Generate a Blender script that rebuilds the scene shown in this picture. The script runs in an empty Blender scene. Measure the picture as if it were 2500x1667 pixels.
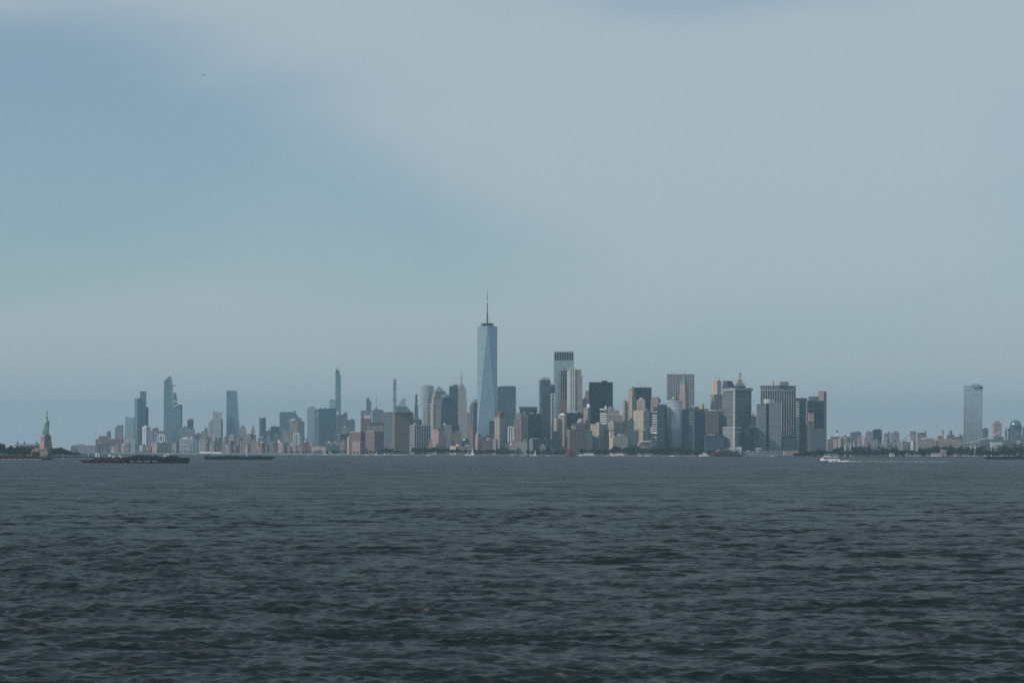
import bpy, math, random
import numpy as np
from mathutils import Vector

# ------------------------------------------------------------------ camera, sky, sun, exposure
scene = bpy.context.scene
F = 6040.0          # focal length in photograph pixels (2500 wide)
H0 = 18.0           # eye height above the water, upper deck of a ferry
YH = 1097.5         # row of the horizon
ROLL = 0.0025       # slight roll of the hand-held camera

cam_d = bpy.data.cameras.new('camera')
cam_d.sensor_width = 36.0
cam_d.lens = 36.0 * F / 2500.0
cam_d.shift_y = (YH - 833.5) / 2500.0
cam_d.clip_start = 1.0
cam_d.clip_end = 80000.0
cam = bpy.data.objects.new('camera', cam_d)
scene.collection.objects.link(cam)
cam.location = (0, 0, H0)
cam.rotation_mode = 'XYZ'
cam.rotation_euler = (math.pi / 2, -ROLL, 0)
scene.camera = cam

SUN_EL = math.radians(36)
SUN_AZ = math.radians(-112)      # from +Y (view direction), negative = to the left
sun_vec = Vector((math.sin(SUN_AZ) * math.cos(SUN_EL), math.cos(SUN_AZ) * math.cos(SUN_EL), math.sin(SUN_EL)))
sd = bpy.data.lights.new('sun', 'SUN')
sd.energy = 3.6
sd.angle = math.radians(0.5)
sd.color = (1.0, 0.92, 0.83)
sun = bpy.data.objects.new('sun', sd)
scene.collection.objects.link(sun)
sun.location = (0, 0, 2000)
sun.rotation_euler = sun_vec.to_track_quat('Z', 'Y').to_euler()

world = bpy.data.worlds.new('World')
scene.world = world
world.use_nodes = True
wt = world.node_tree
wt.nodes.clear()
def wn(t, **kw):
    n = wt.nodes.new(t)
    for k, v in kw.items():
        setattr(n, k, v)
    return n
def wl(a, b): wt.links.new(a, b)
sky = wn('ShaderNodeTexSky', sky_type='NISHITA', sun_disc=False, sun_elevation=SUN_EL, sun_rotation=SUN_AZ,
         air_density=1.0, dust_density=0.5, ozone_density=3.0, altitude=0)
bg = wn('ShaderNodeBackground')
bg.inputs['Strength'].default_value = 0.10
out = wn('ShaderNodeOutputWorld')
# thin high cloud veil: stretched noise over the sky directions
geo = wn('ShaderNodeTexCoord')
mp = wn('ShaderNodeMapping')
mp.inputs['Scale'].default_value = (3.2, 3.2, 10.0)
mp.inputs['Location'].default_value = (8.16, -19.08, 15.11)
mp.inputs['Rotation'].default_value = (0, math.radians(-10), 0)
wl(geo.outputs['Generated'], mp.inputs['Vector'])
nz = wn('ShaderNodeTexNoise')
nz.inputs['Scale'].default_value = 1.0
nz.inputs['Detail'].default_value = 5.0
nz.inputs['Roughness'].default_value = 0.42
nz.inputs['Distortion'].default_value = 0.25
wl(mp.outputs['Vector'], nz.inputs['Vector'])
mr = wn('ShaderNodeMapRange', interpolation_type='SMOOTHSTEP')
wl(nz.outputs['Fac'], mr.inputs['Value'])
mr.inputs['From Min'].default_value = 0.36; mr.inputs['From Max'].default_value = 0.61
mr.inputs['To Min'].default_value = 0.25; mr.inputs['To Max'].default_value = 0.85
veil = wn('ShaderNodeRGB'); veil.outputs[0].default_value = (6.25, 7.25, 7.85, 1)
mix = wn('ShaderNodeMix', data_type='RGBA')
tint = wn('ShaderNodeMix', data_type='RGBA', blend_type='MULTIPLY')
tint.inputs['Factor'].default_value = 1.0; tint.inputs['B'].default_value = (0.93, 1.15, 1.16, 1)
wl(sky.outputs[0], tint.inputs['A'])
wl(mr.outputs[0], mix.inputs['Factor']); wl(tint.outputs['Result'], mix.inputs['A']); wl(veil.outputs[0], mix.inputs['B'])
wl(mix.outputs['Result'], bg.inputs['Color']); wl(bg.outputs[0], out.inputs['Surface'])

scene.view_settings.view_transform = 'Standard'
scene.view_settings.look = 'None'
scene.view_settings.exposure = -0.46
scene.view_settings.gamma = 1.0
scene.view_settings.use_curve_mapping = False
scene.render.engine = 'CYCLES'
scene.cycles.use_denoising = False
scene.cycles.max_bounces = 5
scene.cycles.volume_bounces = 1
scene.cycles.caustics_reflective = False
scene.cycles.caustics_refractive = False

# ------------------------------------------------------------------ helpers
col = scene.collection
rng = random.Random(11)

def untilt(x, y):
    return x - ROLL * (y - YH), y + ROLL * (x - 1250.0)
def PX(x, D, y=1060.0):
    return (untilt(x, y)[0] - 1250.0) / F * D
def PZ(x, y, D):
    return H0 + (YH - untilt(x, y)[1]) / F * D

def tag(o, label=None, cat=None, group=None, kind=None):
    if label: o['label'] = label
    if cat: o['category'] = cat
    if group: o['group'] = group
    if kind: o['kind'] = kind
    return o
def empty(name, loc, rz=0.0):
    o = bpy.data.objects.new(name, None)
    o.empty_display_size = 5
    o.location = loc
    o.rotation_euler = (0, 0, rz)
    col.objects.link(o)
    return o
def copy_tree(o, parent=None):
    c = o.copy()
    col.objects.link(c)
    c.parent = parent
    for ch in o.children:
        copy_tree(ch, c)
    return c

BOXF = [(0, 3, 2, 1), (4, 5, 6, 7), (0, 1, 5, 4), (1, 2, 6, 5), (2, 3, 7, 6), (3, 0, 4, 7)]
class MB:
    """collects faces; build() links them as one mesh object"""
    def __init__(s, fr=None):
        s.v = []; s.f = []; s.m = []; s.fr = fr      # fr = (ox, oy, ux, uy) footprint frame
    def pt(s, a, b, z):
        if s.fr:
            ox, oy, ux, uy = s.fr
            return (ox + a * ux - b * uy, oy + a * uy + b * ux, z)
        return (a, b, z)
    def box(s, a0, a1, b0, b1, z0, z1, m=0):
        n = len(s.v)
        for z in (z0, z1):
            for a, b in ((a0, b0), (a1, b0), (a1, b1), (a0, b1)):
                s.v.append(s.pt(a, b, z))
        for q in BOXF:
            s.f.append(tuple(n + i for i in q)); s.m.append(m)
    def frustum(s, r0, r1, z0, z1, m=0):
        n = len(s.v)
        for (a0, a1, b0, b1), z in ((r0, z0), (r1, z1)):
            for a, b in ((a0, b0), (a1, b0), (a1, b1), (a0, b1)):
                s.v.append(s.pt(a, b, z))
        for q in BOXF:
            s.f.append(tuple(n + i for i in q)); s.m.append(m)
    def prism(s, pts, b0, b1, m=0):            # outline in (a, z), extruded through depth b
        n = len(s.v); k = len(pts)
        for b in (b0, b1):
            for a, z in pts: s.v.append(s.pt(a, b, z))
        s.f.append(tuple(range(n, n + k))); s.m.append(m)
        s.f.append(tuple(range(n + 2 * k - 1, n + k - 1, -1))); s.m.append(m)
        for i in range(k):
            j = (i + 1) % k
            s.f.append((n + j, n + i, n + k + i, n + k + j)); s.m.append(m)
    def lathe(s, ca, cb, prof, seg=16, m=0, ey=1.0, arc=None):   # prof = [(r, z)...] bottom to top
        n = len(s.v); k = len(prof)
        for r, z in prof:
            for i in range(seg):
                t = 2 * math.pi * i / seg
                s.v.append(s.pt(ca + r * math.cos(t), cb + ey * r * math.sin(t), z))
        for j in range(k - 1):
            for i in range(seg):
                i2 = (i + 1) % seg
                s.f.append((n + j * seg + i, n + j * seg + i2, n + (j + 1) * seg + i2, n + (j + 1) * seg + i)); s.m.append(m)
        s.f.append(tuple(n + i for i in range(seg - 1, -1, -1))); s.m.append(m)
        s.f.append(tuple(n + (k - 1) * seg + i for i in range(seg))); s.m.append(m)
    def bar(s, p, q, r, m=0, seg=5, r2=None):
        p = Vector(p); q = Vector(q); d = (q - p)
        if d.length < 1e-6: return
        d.normalize()
        up = Vector((0, 0, 1)) if abs(d.z) < 0.95 else Vector((1, 0, 0))
        x = d.cross(up).normalized(); y = d.cross(x).normalized()
        n = len(s.v); r2 = r if r2 is None else r2
        for c, rr in ((p, r), (q, r2)):
            for i in range(seg):
                t = 2 * math.pi * i / seg
                w = c + x * (rr * math.cos(t)) + y * (rr * math.sin(t))
                s.v.append(s.pt(w.x, w.y, w.z))
        for i in range(seg):
            j = (i + 1) % seg
            s.f.append((n + i, n + j, n + seg + j, n + seg + i)); s.m.append(m)
        s.f.append(tuple(n + i for i in range(seg - 1, -1, -1))); s.m.append(m)
        s.f.append(tuple(n + seg + i for i in range(seg))); s.m.append(m)
    def mesh(s, name, mats, smooth=False):
        me = bpy.data.meshes.new(name)
        me.from_pydata(s.v, [], s.f)
        for mm in mats: me.materials.append(mm)
        if len(mats) > 1:
            me.polygons.foreach_set('material_index', s.m)
        if smooth:
            me.polygons.foreach_set('use_smooth', [True] * len(me.polygons))
        me.update()
        return me
    def build(s, name, mats, parent=None, smooth=False, kind=None, loc=None):
        if not isinstance(mats, (list, tuple)): mats = [mats]
        o = bpy.data.objects.new(name, s.mesh(name, mats, smooth))
        col.objects.link(o)
        if parent is not None: o.parent = parent
        if loc is not None: o.location = loc
        if kind: o['kind'] = kind
        return o

# ------------------------------------------------------------------ materials
def new_mat(name):
    m = bpy.data.materials.new(name); m.use_nodes = True
    nt = m.node_tree
    return m, nt, nt.nodes['Principled BSDF']
def solid(name, rgb, rough=0.75, metal=0.0, var=0.18, scale=0.05, spec=0.35):
    """plain material with large stains and small-grain variation"""
    m, nt, b = new_mat(name)
    tc = nt.nodes.new('ShaderNodeTexCoord')
    n1 = nt.nodes.new('ShaderNodeTexNoise'); n1.inputs['Scale'].default_value = scale; n1.inputs['Detail'].default_value = 6
    n1.inputs['Roughness'].default_value = 0.65
    nt.links.new(tc.outputs['Object'], n1.inputs['Vector'])
    r = nt.nodes.new('ShaderNodeMapRange')
    r.inputs['From Min'].default_value = 0.25; r.inputs['From Max'].default_value = 0.75
    r.inputs['To Min'].default_value = 1 - var; r.inputs['To Max'].default_value = 1 + var
    nt.links.new(n1.outputs['Fac'], r.inputs['Value'])
    mu = nt.nodes.new('ShaderNodeMix'); mu.data_type = 'RGBA'; mu.blend_type = 'MULTIPLY'
    mu.inputs['Factor'].default_value = 1.0
    mu.inputs['A'].default_value = (*rgb, 1)
    nt.links.new(r.outputs[0], mu.inputs['B'])
    nt.links.new(mu.outputs['Result'], b.inputs['Base Color'])
    b.inputs['Roughness'].default_value = rough
    b.inputs['Metallic'].default_value = metal
    b.inputs['Specular IOR Level'].default_value = spec
    return m
def glass(name, rgb, metal=0.55, rough=0.16, cell=(6.0, 4.0), var=0.35):
    """curtain wall: each pane differs a little in tint (blinds, coating)"""
    m, nt, b = new_mat(name)
    tc = nt.nodes.new('ShaderNodeTexCoord')
    sp = nt.nodes.new('ShaderNodeSeparateXYZ'); nt.links.new(tc.outputs['Object'], sp.inputs[0])
    def mth(op, a, bb, c=None):
        n = nt.nodes.new('ShaderNodeMath'); n.operation = op
        for i, q in enumerate((a, bb, c)):
            if q is None: continue
            if isinstance(q, (int, float)): n.inputs[i].default_value = q
            else: nt.links.new(q, n.inputs[i])
        return n.outputs[0]
    h = mth('ADD', sp.outputs['X'], mth('MULTIPLY', sp.outputs['Y'], 1.37))
    cx = mth('FLOOR', mth('DIVIDE', h, cell[0]), 0.0)
    cz = mth('FLOOR', mth('DIVIDE', sp.outputs['Z'], cell[1]), 0.0)
    cb = nt.nodes.new('ShaderNodeCombineXYZ')
    nt.links.new(cx, cb.inputs[0]); nt.links.new(cz, cb.inputs[1])
    wn_ = nt.nodes.new('ShaderNodeTexWhiteNoise'); wn_.noise_dimensions = '2D'
    nt.links.new(cb.outputs[0], wn_.inputs['Vector'])
    r = nt.nodes.new('ShaderNodeMapRange')
    r.inputs['To Min'].default_value = 1 - var; r.inputs['To Max'].default_value = 1 + var
    nt.links.new(wn_.outputs['Value'], r.inputs['Value'])
    mu = nt.nodes.new('ShaderNodeMix'); mu.data_type = 'RGBA'; mu.blend_type = 'MULTIPLY'
    mu.inputs['Factor'].default_value = 1.0; mu.inputs['A'].default_value = (*rgb, 1)
    nt.links.new(r.outputs[0], mu.inputs['B'])
    nt.links.new(mu.outputs['Result'], b.inputs['Base Color'])
    b.inputs['Metallic'].default_value = metal
    b.inputs['Roughness'].default_value = rough
    return m

M = {}
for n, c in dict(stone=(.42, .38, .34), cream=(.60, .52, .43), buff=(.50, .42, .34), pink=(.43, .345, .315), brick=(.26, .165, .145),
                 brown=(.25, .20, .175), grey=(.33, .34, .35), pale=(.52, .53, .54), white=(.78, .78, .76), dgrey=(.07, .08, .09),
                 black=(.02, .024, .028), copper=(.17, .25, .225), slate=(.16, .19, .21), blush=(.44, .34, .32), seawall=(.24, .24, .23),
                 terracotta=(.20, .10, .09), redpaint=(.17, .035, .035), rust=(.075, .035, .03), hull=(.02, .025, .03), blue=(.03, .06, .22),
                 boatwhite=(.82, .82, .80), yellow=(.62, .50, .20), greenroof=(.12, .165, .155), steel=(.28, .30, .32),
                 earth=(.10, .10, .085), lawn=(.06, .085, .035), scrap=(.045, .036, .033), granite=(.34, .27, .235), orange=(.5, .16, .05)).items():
    M[n] = solid(n, c, rough=0.5 if n in ('boatwhite', 'hull', 'redpaint', 'blue') else 0.78)
M['gdark'] = glass('dark_glass', (.045, .065, .08), metal=.45)
M['gblack'] = glass('black_glass', (.022, .035, .045), metal=.25, rough=.22)
M['gblue'] = glass('blue_glass', (.18, .27, .34), metal=.6, rough=.12)
M['gnavy'] = glass('navy_glass', (.03, .07, .14), metal=.5)
M['gteal'] = glass('teal_glass', (.13, .21, .235), metal=.5, rough=.24)
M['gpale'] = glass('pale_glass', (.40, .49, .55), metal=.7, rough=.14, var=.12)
M['gmirror'] = glass('mirror_glass', (.42, .56, .68), metal=.9, rough=.06, cell=(9, 12), var=.07)
M['gtall'] = glass('tall_tower_glass', (.30, .40, .47), metal=.38, rough=.10, cell=(9, 12), var=.08)
M['gsilver'] = glass('silver_glass', (.42, .50, .52), metal=.25, rough=.25, cell=(5, 4), var=.10)
M['gwin'] = glass('window_glass', (.07, .085, .10), metal=.3, cell=(3.0, 3.6), var=.6)

# styles: (window wall, trim, floor pitch m, bay pitch m, band share, pier share)
ST = dict(
    stone=('gwin', 'stone', 4.0, 4.2, .50, .55), cream=('gwin', 'cream', 4.0, 4.2, .50, .58), buff=('gwin', 'buff', 4.0, 4.4, .48, .55),
    pink=('gwin', 'pink', 3.8, 4.2, .52, .55), brick=('gwin', 'brick', 3.6, 4.4, .55, .58), blush=('gwin', 'blush', 3.8, 4.4, .55, .55),
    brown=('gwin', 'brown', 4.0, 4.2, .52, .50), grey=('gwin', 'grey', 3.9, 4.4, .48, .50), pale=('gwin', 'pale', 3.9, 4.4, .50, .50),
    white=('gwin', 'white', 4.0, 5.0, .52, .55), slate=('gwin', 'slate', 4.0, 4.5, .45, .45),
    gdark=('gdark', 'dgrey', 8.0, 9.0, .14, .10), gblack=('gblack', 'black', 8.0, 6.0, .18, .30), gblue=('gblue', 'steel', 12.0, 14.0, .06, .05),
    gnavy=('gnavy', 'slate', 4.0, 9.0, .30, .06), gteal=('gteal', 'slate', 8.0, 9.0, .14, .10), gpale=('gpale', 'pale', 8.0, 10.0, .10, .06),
    bands=('gwin', 'white', 7.5, 0, .45, 0), gbands=('gdark', 'grey', 5.0, 0, .42, 0), ribs=('gdark', 'pale', 0, 8.2, 0, .30),
    wribs=('gdark', 'white', 0, 9.0, 0, .45), grid=('gblack', 'pale', 5.6, 5.8, .26, .30), bgrid=('gdark', 'brown', 4.2, 5.0, .4, .4),
    mgrid=('gteal', 'grey', 4.0, 5.0, .42, .30), dgrid=('gblack', 'grey', 4.0, 5.0, .30, .20), redwin=('gwin', 'redpaint', 4.0, 5.0, .5, .5), plain=('cream', 'cream', 12.0, 0, .1, 0), ribdark=('gblack', 'pale', 0, 7.8, 0, .17), wpier=('gdark', 'white', 0, 7.9, 0, .25))

# ------------------------------------------------------------------ water
def sea_material():
    m, nt, b = new_mat('harbour_water')
    b.inputs['Base Color'].default_value = (.006, .014, .015, 1)
    b.inputs['Roughness'].default_value = 0.40
    b.inputs['IOR'].default_value = 1.333
    tc = nt.nodes.new('ShaderNodeTexCoord')
    g = nt.nodes.new('ShaderNodeNewGeometry')
    acc = g.outputs['Normal']
    # random slopes of the ripples too fine to model, in several sizes (world metres)
    for sc, amp, st, det in ((0.17, 1.7, .5, 3.0), (0.75, 1.45, .45, 3.0), (0.05, .9, .4, 2.0)):
        mpn = nt.nodes.new('ShaderNodeMapping')
        mpn.inputs['Scale'].default_value = (st * sc, sc, sc)
        mpn.inputs['Rotation'].default_value = (0, 0, math.radians(8 - 30 * amp))
        nt.links.new(tc.outputs['Object'], mpn.inputs['Vector'])
        nn = nt.nodes.new('ShaderNodeTexNoise'); nn.inputs['Scale'].default_value = 1.0
        nn.inputs['Detail'].default_value = det; nn.inputs['Roughness'].default_value = 0.6
        nt.links.new(mpn.outputs['Vector'], nn.inputs['Vector'])
        sub = nt.nodes.new('ShaderNodeVectorMath'); sub.operation = 'SUBTRACT'
        nt.links.new(nn.outputs['Color'], sub.inputs[0]); sub.inputs[1].default_value = (.5, .5, .5)
        mul = nt.nodes.new('ShaderNodeVectorMath'); mul.operation = 'MULTIPLY'
        nt.links.new(sub.outputs[0], mul.inputs[0]); mul.inputs[1].default_value = (amp * 1.0, amp * 2.0, 0)
        add = nt.nodes.new('ShaderNodeVectorMath'); add.operation = 'ADD'
        nt.links.new(acc, add.inputs[0]); nt.links.new(mul.outputs[0], add.inputs[1])
        acc = add.outputs[0]
    no = nt.nodes.new('ShaderNodeVectorMath'); no.operation = 'NORMALIZE'
    nt.links.new(acc, no.inputs[0])
    nt.links.new(no.outputs[0], b.inputs['Normal'])
    return m
M['water'] = sea_material()

def build_sea():
    nr, nc = 1350, 640
    r0, r1 = 130.0, 3200.0
    inv = np.linspace(1 / r0, 1 / r1, nr)
    R = (1.0 / inv)
    ang = np.linspace(-14.2, 14.2, nc) * math.pi / 180
    tanv = np.tan(ang)
    Y = np.repeat(R[:, None], nc, 1)
    X = Y * tanv[None, :]
    dr = np.gradient(R)[:, None]
    dx = (R * (tanv[1] - tanv[0]))[:, None]
    g = np.random.default_rng(5)
    Z = np.zeros_like(X); DX = np.zeros_like(X); DY = np.zeros_like(X)
    # gust patches: the chop is stronger here, weaker there
    gust = np.ones_like(X)
    for k in range(7):
        L = 40 * 1.7 ** k; th = g.uniform(0, 2 * math.pi); ph = g.uniform(0, 6.28)
        gust += 0.16 * np.sin(2 * math.pi / L * (X * math.cos(th) * .5 + Y * math.sin(th)) + ph)
    gust = np.clip(gust, .55, 1.6)
    n = 90
    lam = np.exp(np.linspace(math.log(0.9), math.log(15.0), n)) * g.uniform(.95, 1.05, n)
    for L in lam:
        th = math.radians(g.normal(84, 38))
        kx, ky = math.cos(th), math.sin(th)
        k = 2 * math.pi / L
        A = 0.0076 * L ** 0.92 * g.uniform(.6, 1.4) * (0.45 if L > 7 else 1)
        fade = np.clip((L / np.maximum(np.abs(dr * ky), np.abs(dx * kx)) - 2.2) / 2.5, 0, 1)
        if fade.max() <= 0: continue
        rows = np.nonzero(fade[:, 0] > 0)[0]
        e = rows[-1] + 1
        arg = k * (kx * X[:e] + ky * Y[:e]) + g.uniform(0, 6.28)
        amp = A * fade[:e] * gust[:e]
        Z[:e] += amp * np.cos(arg)
        s = amp * np.sin(arg) * 0.95
        DX[:e] -= s * kx; DY[:e] -= s * ky
    edge = np.ones(nr)[:, None]
    fadeout = np.clip((r1 - R) / 600.0, 0, 1)[:, None]
    Z *= fadeout
    co = np.stack([X + DX * fadeout, Y + DY * fadeout, Z], -1).reshape(-1, 3)
    idx = np.arange(nr * nc).reshape(nr, nc)
    q = np.stack([idx[:-1, :-1], idx[:-1, 1:], idx[1:, 1:], idx[1:, :-1]], -1).reshape(-1, 4)
    # the rest of the harbour: flat sheets that share the edge line of the wave field
    extra_v = []; extra_f = []
    base = len(co)
    def av(x, y):
        extra_v.append((x, y, 0.0)); return base + len(extra_v) - 1
    far = 30000.0
    a = av(-far * .62, far); b = av(far * .62, far)
    c = av(-far * .62, -1500); d = av(far * .62, -1500)
    tl, tr = int(idx[-1, 0]), int(idx[-1, -1]); bl, br = int(idx[0, 0]), int(idx[0, -1])
    v = np.concatenate([co, np.array(extra_v)])
    faces = q.tolist()
    faces += [[int(idx[-1, j]), int(idx[-1, j + 1]), b] if j >= nc // 2 else [int(idx[-1, j]), int(idx[-1, j + 1]), a] for j in range(nc - 1)]
    faces.append([int(idx[-1, nc // 2]), b, a])
    faces += [[int(idx[i + 1, 0]), a, int(idx[i, 0])] if False else [int(idx[i, 0]), int(idx[i + 1, 0]), a] for i in range(nr - 1)]
    faces += [[int(idx[i + 1, -1]), int(idx[i, -1]), b] for i in range(nr - 1)]
    faces += [[bl, a, c], [br, d, b]]
    faces += [[int(idx[0, j + 1]), int(idx[0, j]), c] if j < nc // 2 else [int(idx[0, j + 1]), int(idx[0, j]), d] for j in range(nc - 1)]
    faces.append([int(idx[0, nc // 2]), c, d])
    me = bpy.data.meshes.new('harbour_water')
    nv = len(v)
    me.vertices.add(nv); me.vertices.foreach_set('co', v.astype(np.float32).ravel())
    lens = np.array([len(f) for f in faces]); flat = np.concatenate([np.array(f) for f in (faces[:0] or [[0]])]) if False else np.fromiter((i for f in faces for i in f), dtype=np.int32)
    me.loops.add(len(flat)); me.loops.foreach_set('vertex_index', flat)
    me.polygons.add(len(faces))
    st = np.concatenate([[0], np.cumsum(lens)[:-1]])
    me.polygons.foreach_set('loop_start', st.astype(np.int32)); me.polygons.foreach_set('loop_total', lens.astype(np.int32))
    me.polygons.foreach_set('use_smooth', np.ones(len(faces), bool))
    me.update(calc_edges=True); me.validate()
    me.materials.append(M['water'])
    o = bpy.data.objects.new('harbour_water', me); col.objects.link(o)
    o['kind'] = 'structure'
build_sea()

# ------------------------------------------------------------------ land
def land(name, shore, back, ztop=2.5, top='earth', side='seawall'):
    """shore: [(photo column, distance)] from left to right; back: distance of the far edge"""
    mb = MB()
    pts = [(PX(x, D, 1112), D) for x, D in shore]
    pts += [(pts[-1][0] * back / shore[-1][1], back), (pts[0][0] * back / shore[0][1], back)]
    n = len(pts)
    mb.v = [(x, y, -0.9) for x, y in pts] + [(x, y, ztop) for x, y in pts]
    mb.f = [tuple(range(n, 2 * n)), tuple(range(n - 1, -1, -1))] + [(i, (i + 1) % n, n + (i + 1) % n, n + i) for i in range(n)]
    mb.m = [0, 0] + [1] * n
    o = mb.build(name, [M[top], M[side]]); o['kind'] = 'structure'
    return o
land('city_ground', [(150, 11500), (235, 10200), (330, 9300), (480, 8800), (700, 8350), (850, 7800), (1000, 7560), (1200, 7500), (1450, 7420),
                          (1700, 7330), (1900, 7330), (2000, 7400), (2040, 7800), (2062, 9200)], 16500)
land('far_bank_ground', [(2075, 9800), (2200, 8800), (2400, 8300), (2640, 8000)], 16500)
land('wooded_island_ground', [(1930, 7080), (1960, 6960), (2060, 6780), (2250, 6740), (2450, 6700), (2640, 6680)], 7250, 2.2, 'lawn', 'dgrey')
land('monument_island_ground', [(-160, 4990), (-20, 4960), (70, 4950), (130, 4960), (205, 5030), (236, 5110)], 5320, 2.0, 'lawn', 'dgrey')
land('back_island_ground', [(-120, 6750), (20, 6720), (100, 6720), (120, 6800)], 7060, 2.0, 'lawn', 'dgrey')
land('hazy_shore_ground', [(-200, 12500), (170, 12800), (250, 13500)], 16400, 3.0, 'earth', 'dgrey')

# ------------------------------------------------------------------ haze: even pale air round the whole scene
hz = MB(); hz.box(-19500, 19500, -1600, 30500, -2.0, 580.0)
hm = bpy.data.materials.new('haze'); hm.use_nodes = True
hm.node_tree.nodes.clear()
pv = hm.node_tree.nodes.new('ShaderNodeVolumePrincipled')
pv.inputs['Color'].default_value = (.53, .79, .95, 1)
pv.inputs['Density'].default_value = 3.8e-5
pv.inputs['Density Attribute'].default_value = ''
pv.inputs['Anisotropy'].default_value = 0.35
ho = hm.node_tree.nodes.new('ShaderNodeOutputMaterial')
hm.node_tree.links.new(pv.outputs[0], ho.inputs['Volume'])
tag(hz.build('haze', hm), 'thin pale blue summer haze over the harbour', 'haze', kind='stuff')

# ------------------------------------------------------------------ buildings
GZ = 2.2      # building feet sit a little into the ground sheet
def frame(x0, x1, D, split, y, depth=None):
    """footprint whose outline spans the photo columns x0..x1 at distance D; split = column of the near corner"""
    xl = (untilt(x0, y)[0] - 1250) / F; xr = (untilt(x1, y)[0] - 1250) / F
    if split is None:
        W = (xr - xl) * D
        b = depth or min(max(W * .8, 14), 38)
        Xl = xl * D; Xr = xr * D
        if xr < 0: Xr = xr * (D + b)
        if xl > 0: Xl = xl * (D + b)
        if Xr - Xl < W * .5: Xl, Xr = xl * D, xr * D
        return Xl, D, 0.0, Xr - Xl, b
    xs = (untilt(split, y)[0] - 1250) / F
    Wl = (xs - xl) * D; Wr = (xr - xs) * D
    th = min(max(math.atan2(Wl, Wr), math.radians(14)), math.radians(72))
    c, s = math.cos(th), math.sin(th)
    X0 = xs * D
    a = (xr * D - X0) / (c - xr * s)
    b = (X0 - xl * D) / (s + xl * c)
    return X0, D, th, max(a, 4), max(b, 4)

def facade(parent, name, fr, a, b, z0, z1, style, D, smooth=False):
    core, trim, fp, bay, bs, ps = ST[style]
    k = max(1.0, D / 8600.0)
    fp *= k; bay *= k
    c = MB(fr); c.box(.5, a - .5, .5, b - .5, z0, z1 - .6)
    wall = c.build(name, M[core], parent)
    g = MB(fr)
    if fp:
        n = int((z1 - z0 - 1.8) / fp)
        for i in range(n):
            z = z0 + i * fp + .05
            g.box(.14, a - .14, .14, b - .14, z, z + fp * bs)
    if bay:
        for L, side in ((a, 0), (b, 1), (b, 2)):
            n = max(2, int(round(L / bay)))
            w = L / n * ps
            for i in range(n + 1):
                p = min(max(i * L / n, w / 2 + .04), L - w / 2 - .04)
                if side == 0: g.box(p - w / 2, p + w / 2, 0, .9, z0, z1 - 1.3)
                elif side == 1: g.box(.02, .9, p - w / 2 + .03, p + w / 2 + .03, z0, z1 - 1.3)
                else: g.box(a - .9, a - .02, p - w / 2 + .03, p + w / 2 + .03, z0, z1 - 1.3)
    g.box(-.08, a + .08, -.08, b + .08, z1 - 1.5, z1)
    g.build('facade_grid', M[trim], wall, kind='stuff')

def roof_part(root, X, Dm, th, spec, D):
    """roof shapes given by their photo columns and rows, standing at the middle of the building"""
    kind, name = spec[0], spec[1]
    def lx(x, y): return PX(x, Dm, y) - X
    ly = Dm - D
    if kind in ('box', 'frus', 'dome', 'cyl'):
        if kind == 'frus': x0, x1, t0, t1, yt, yb, mat = spec[2:9]
        else: x0, x1, yt, yb, mat = spec[2:7]; t0, t1 = x0, x1
        c, s = math.cos(th), math.sin(th)
        w = (lx(x1, yb) - lx(x0, yb)); cx = (lx(x1, yb) + lx(x0, yb)) / 2
        wt_ = (lx(t1, yt) - lx(t0, yt)); tx = (lx(t1, yt) + lx(t0, yt)) / 2
        xm = (x0 + x1) / 2
        z0 = PZ(xm, yb, Dm) - .7; z1 = PZ(xm, yt, Dm)
        m = MB((cx, ly, c, s))
        if kind in ('box', 'frus'):
            h = w / (c + s) / 2; ht = wt_ / (c + s) / 2
            o = ((tx - cx) * c, -(tx - cx) * s)
            hd = h if (th or kind == 'frus') else min(h, 12)
            htd = ht if (th or kind == 'frus') else min(ht, 12)
            m.frustum((-h, h, -hd, hd), (o[0] - ht, o[0] + ht, o[1] - htd, o[1] + htd), z0, z1)
            return m.build(name, M[mat], root)
        r = w / 2
        if kind == 'cyl': prof = [(r, z0), (r, z1)]
        else: prof = [(r * math.cos(t), z0 + (z1 - z0) * math.sin(t)) for t in [i * math.pi / 2 / 7 for i in range(7)]] + [(r * .03, z1)]
        m.lathe(0, 0, prof, 20)
        return m.build(name, M[mat], root, smooth=(kind == 'dome'))
    if kind == 'mast':
        x, yt, yb, r, mat = spec[2:7]
        m = MB(); m.bar((lx(x, yt), ly, PZ(x, yb, Dm) - .7), (lx(x, yt), ly, PZ(x, yt, Dm)), r, r2=r * .5, seg=6)
        return m.build(name, M[mat], root)
    if kind == 'bar':
        (xa, ya), (xb, yb), r, mat = spec[2:6]
        m = MB(); m.bar((lx(xa, ya), ly, PZ(xa, ya, Dm)), (lx(xb, yb), ly, PZ(xb, yb, Dm)), r)
        return m.build(name, M[mat], root)
    if kind == 'poly':
        pts, mat, depth = spec[2:5]
        off = spec[5] if len(spec) > 5 else 0
        m = MB(); m.prism([(lx(x, y), PZ(x, y, Dm)) for x, y in pts], ly - depth / 2 + off, ly + depth / 2 + off)
        return m.build(name, M[mat], root)

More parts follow.
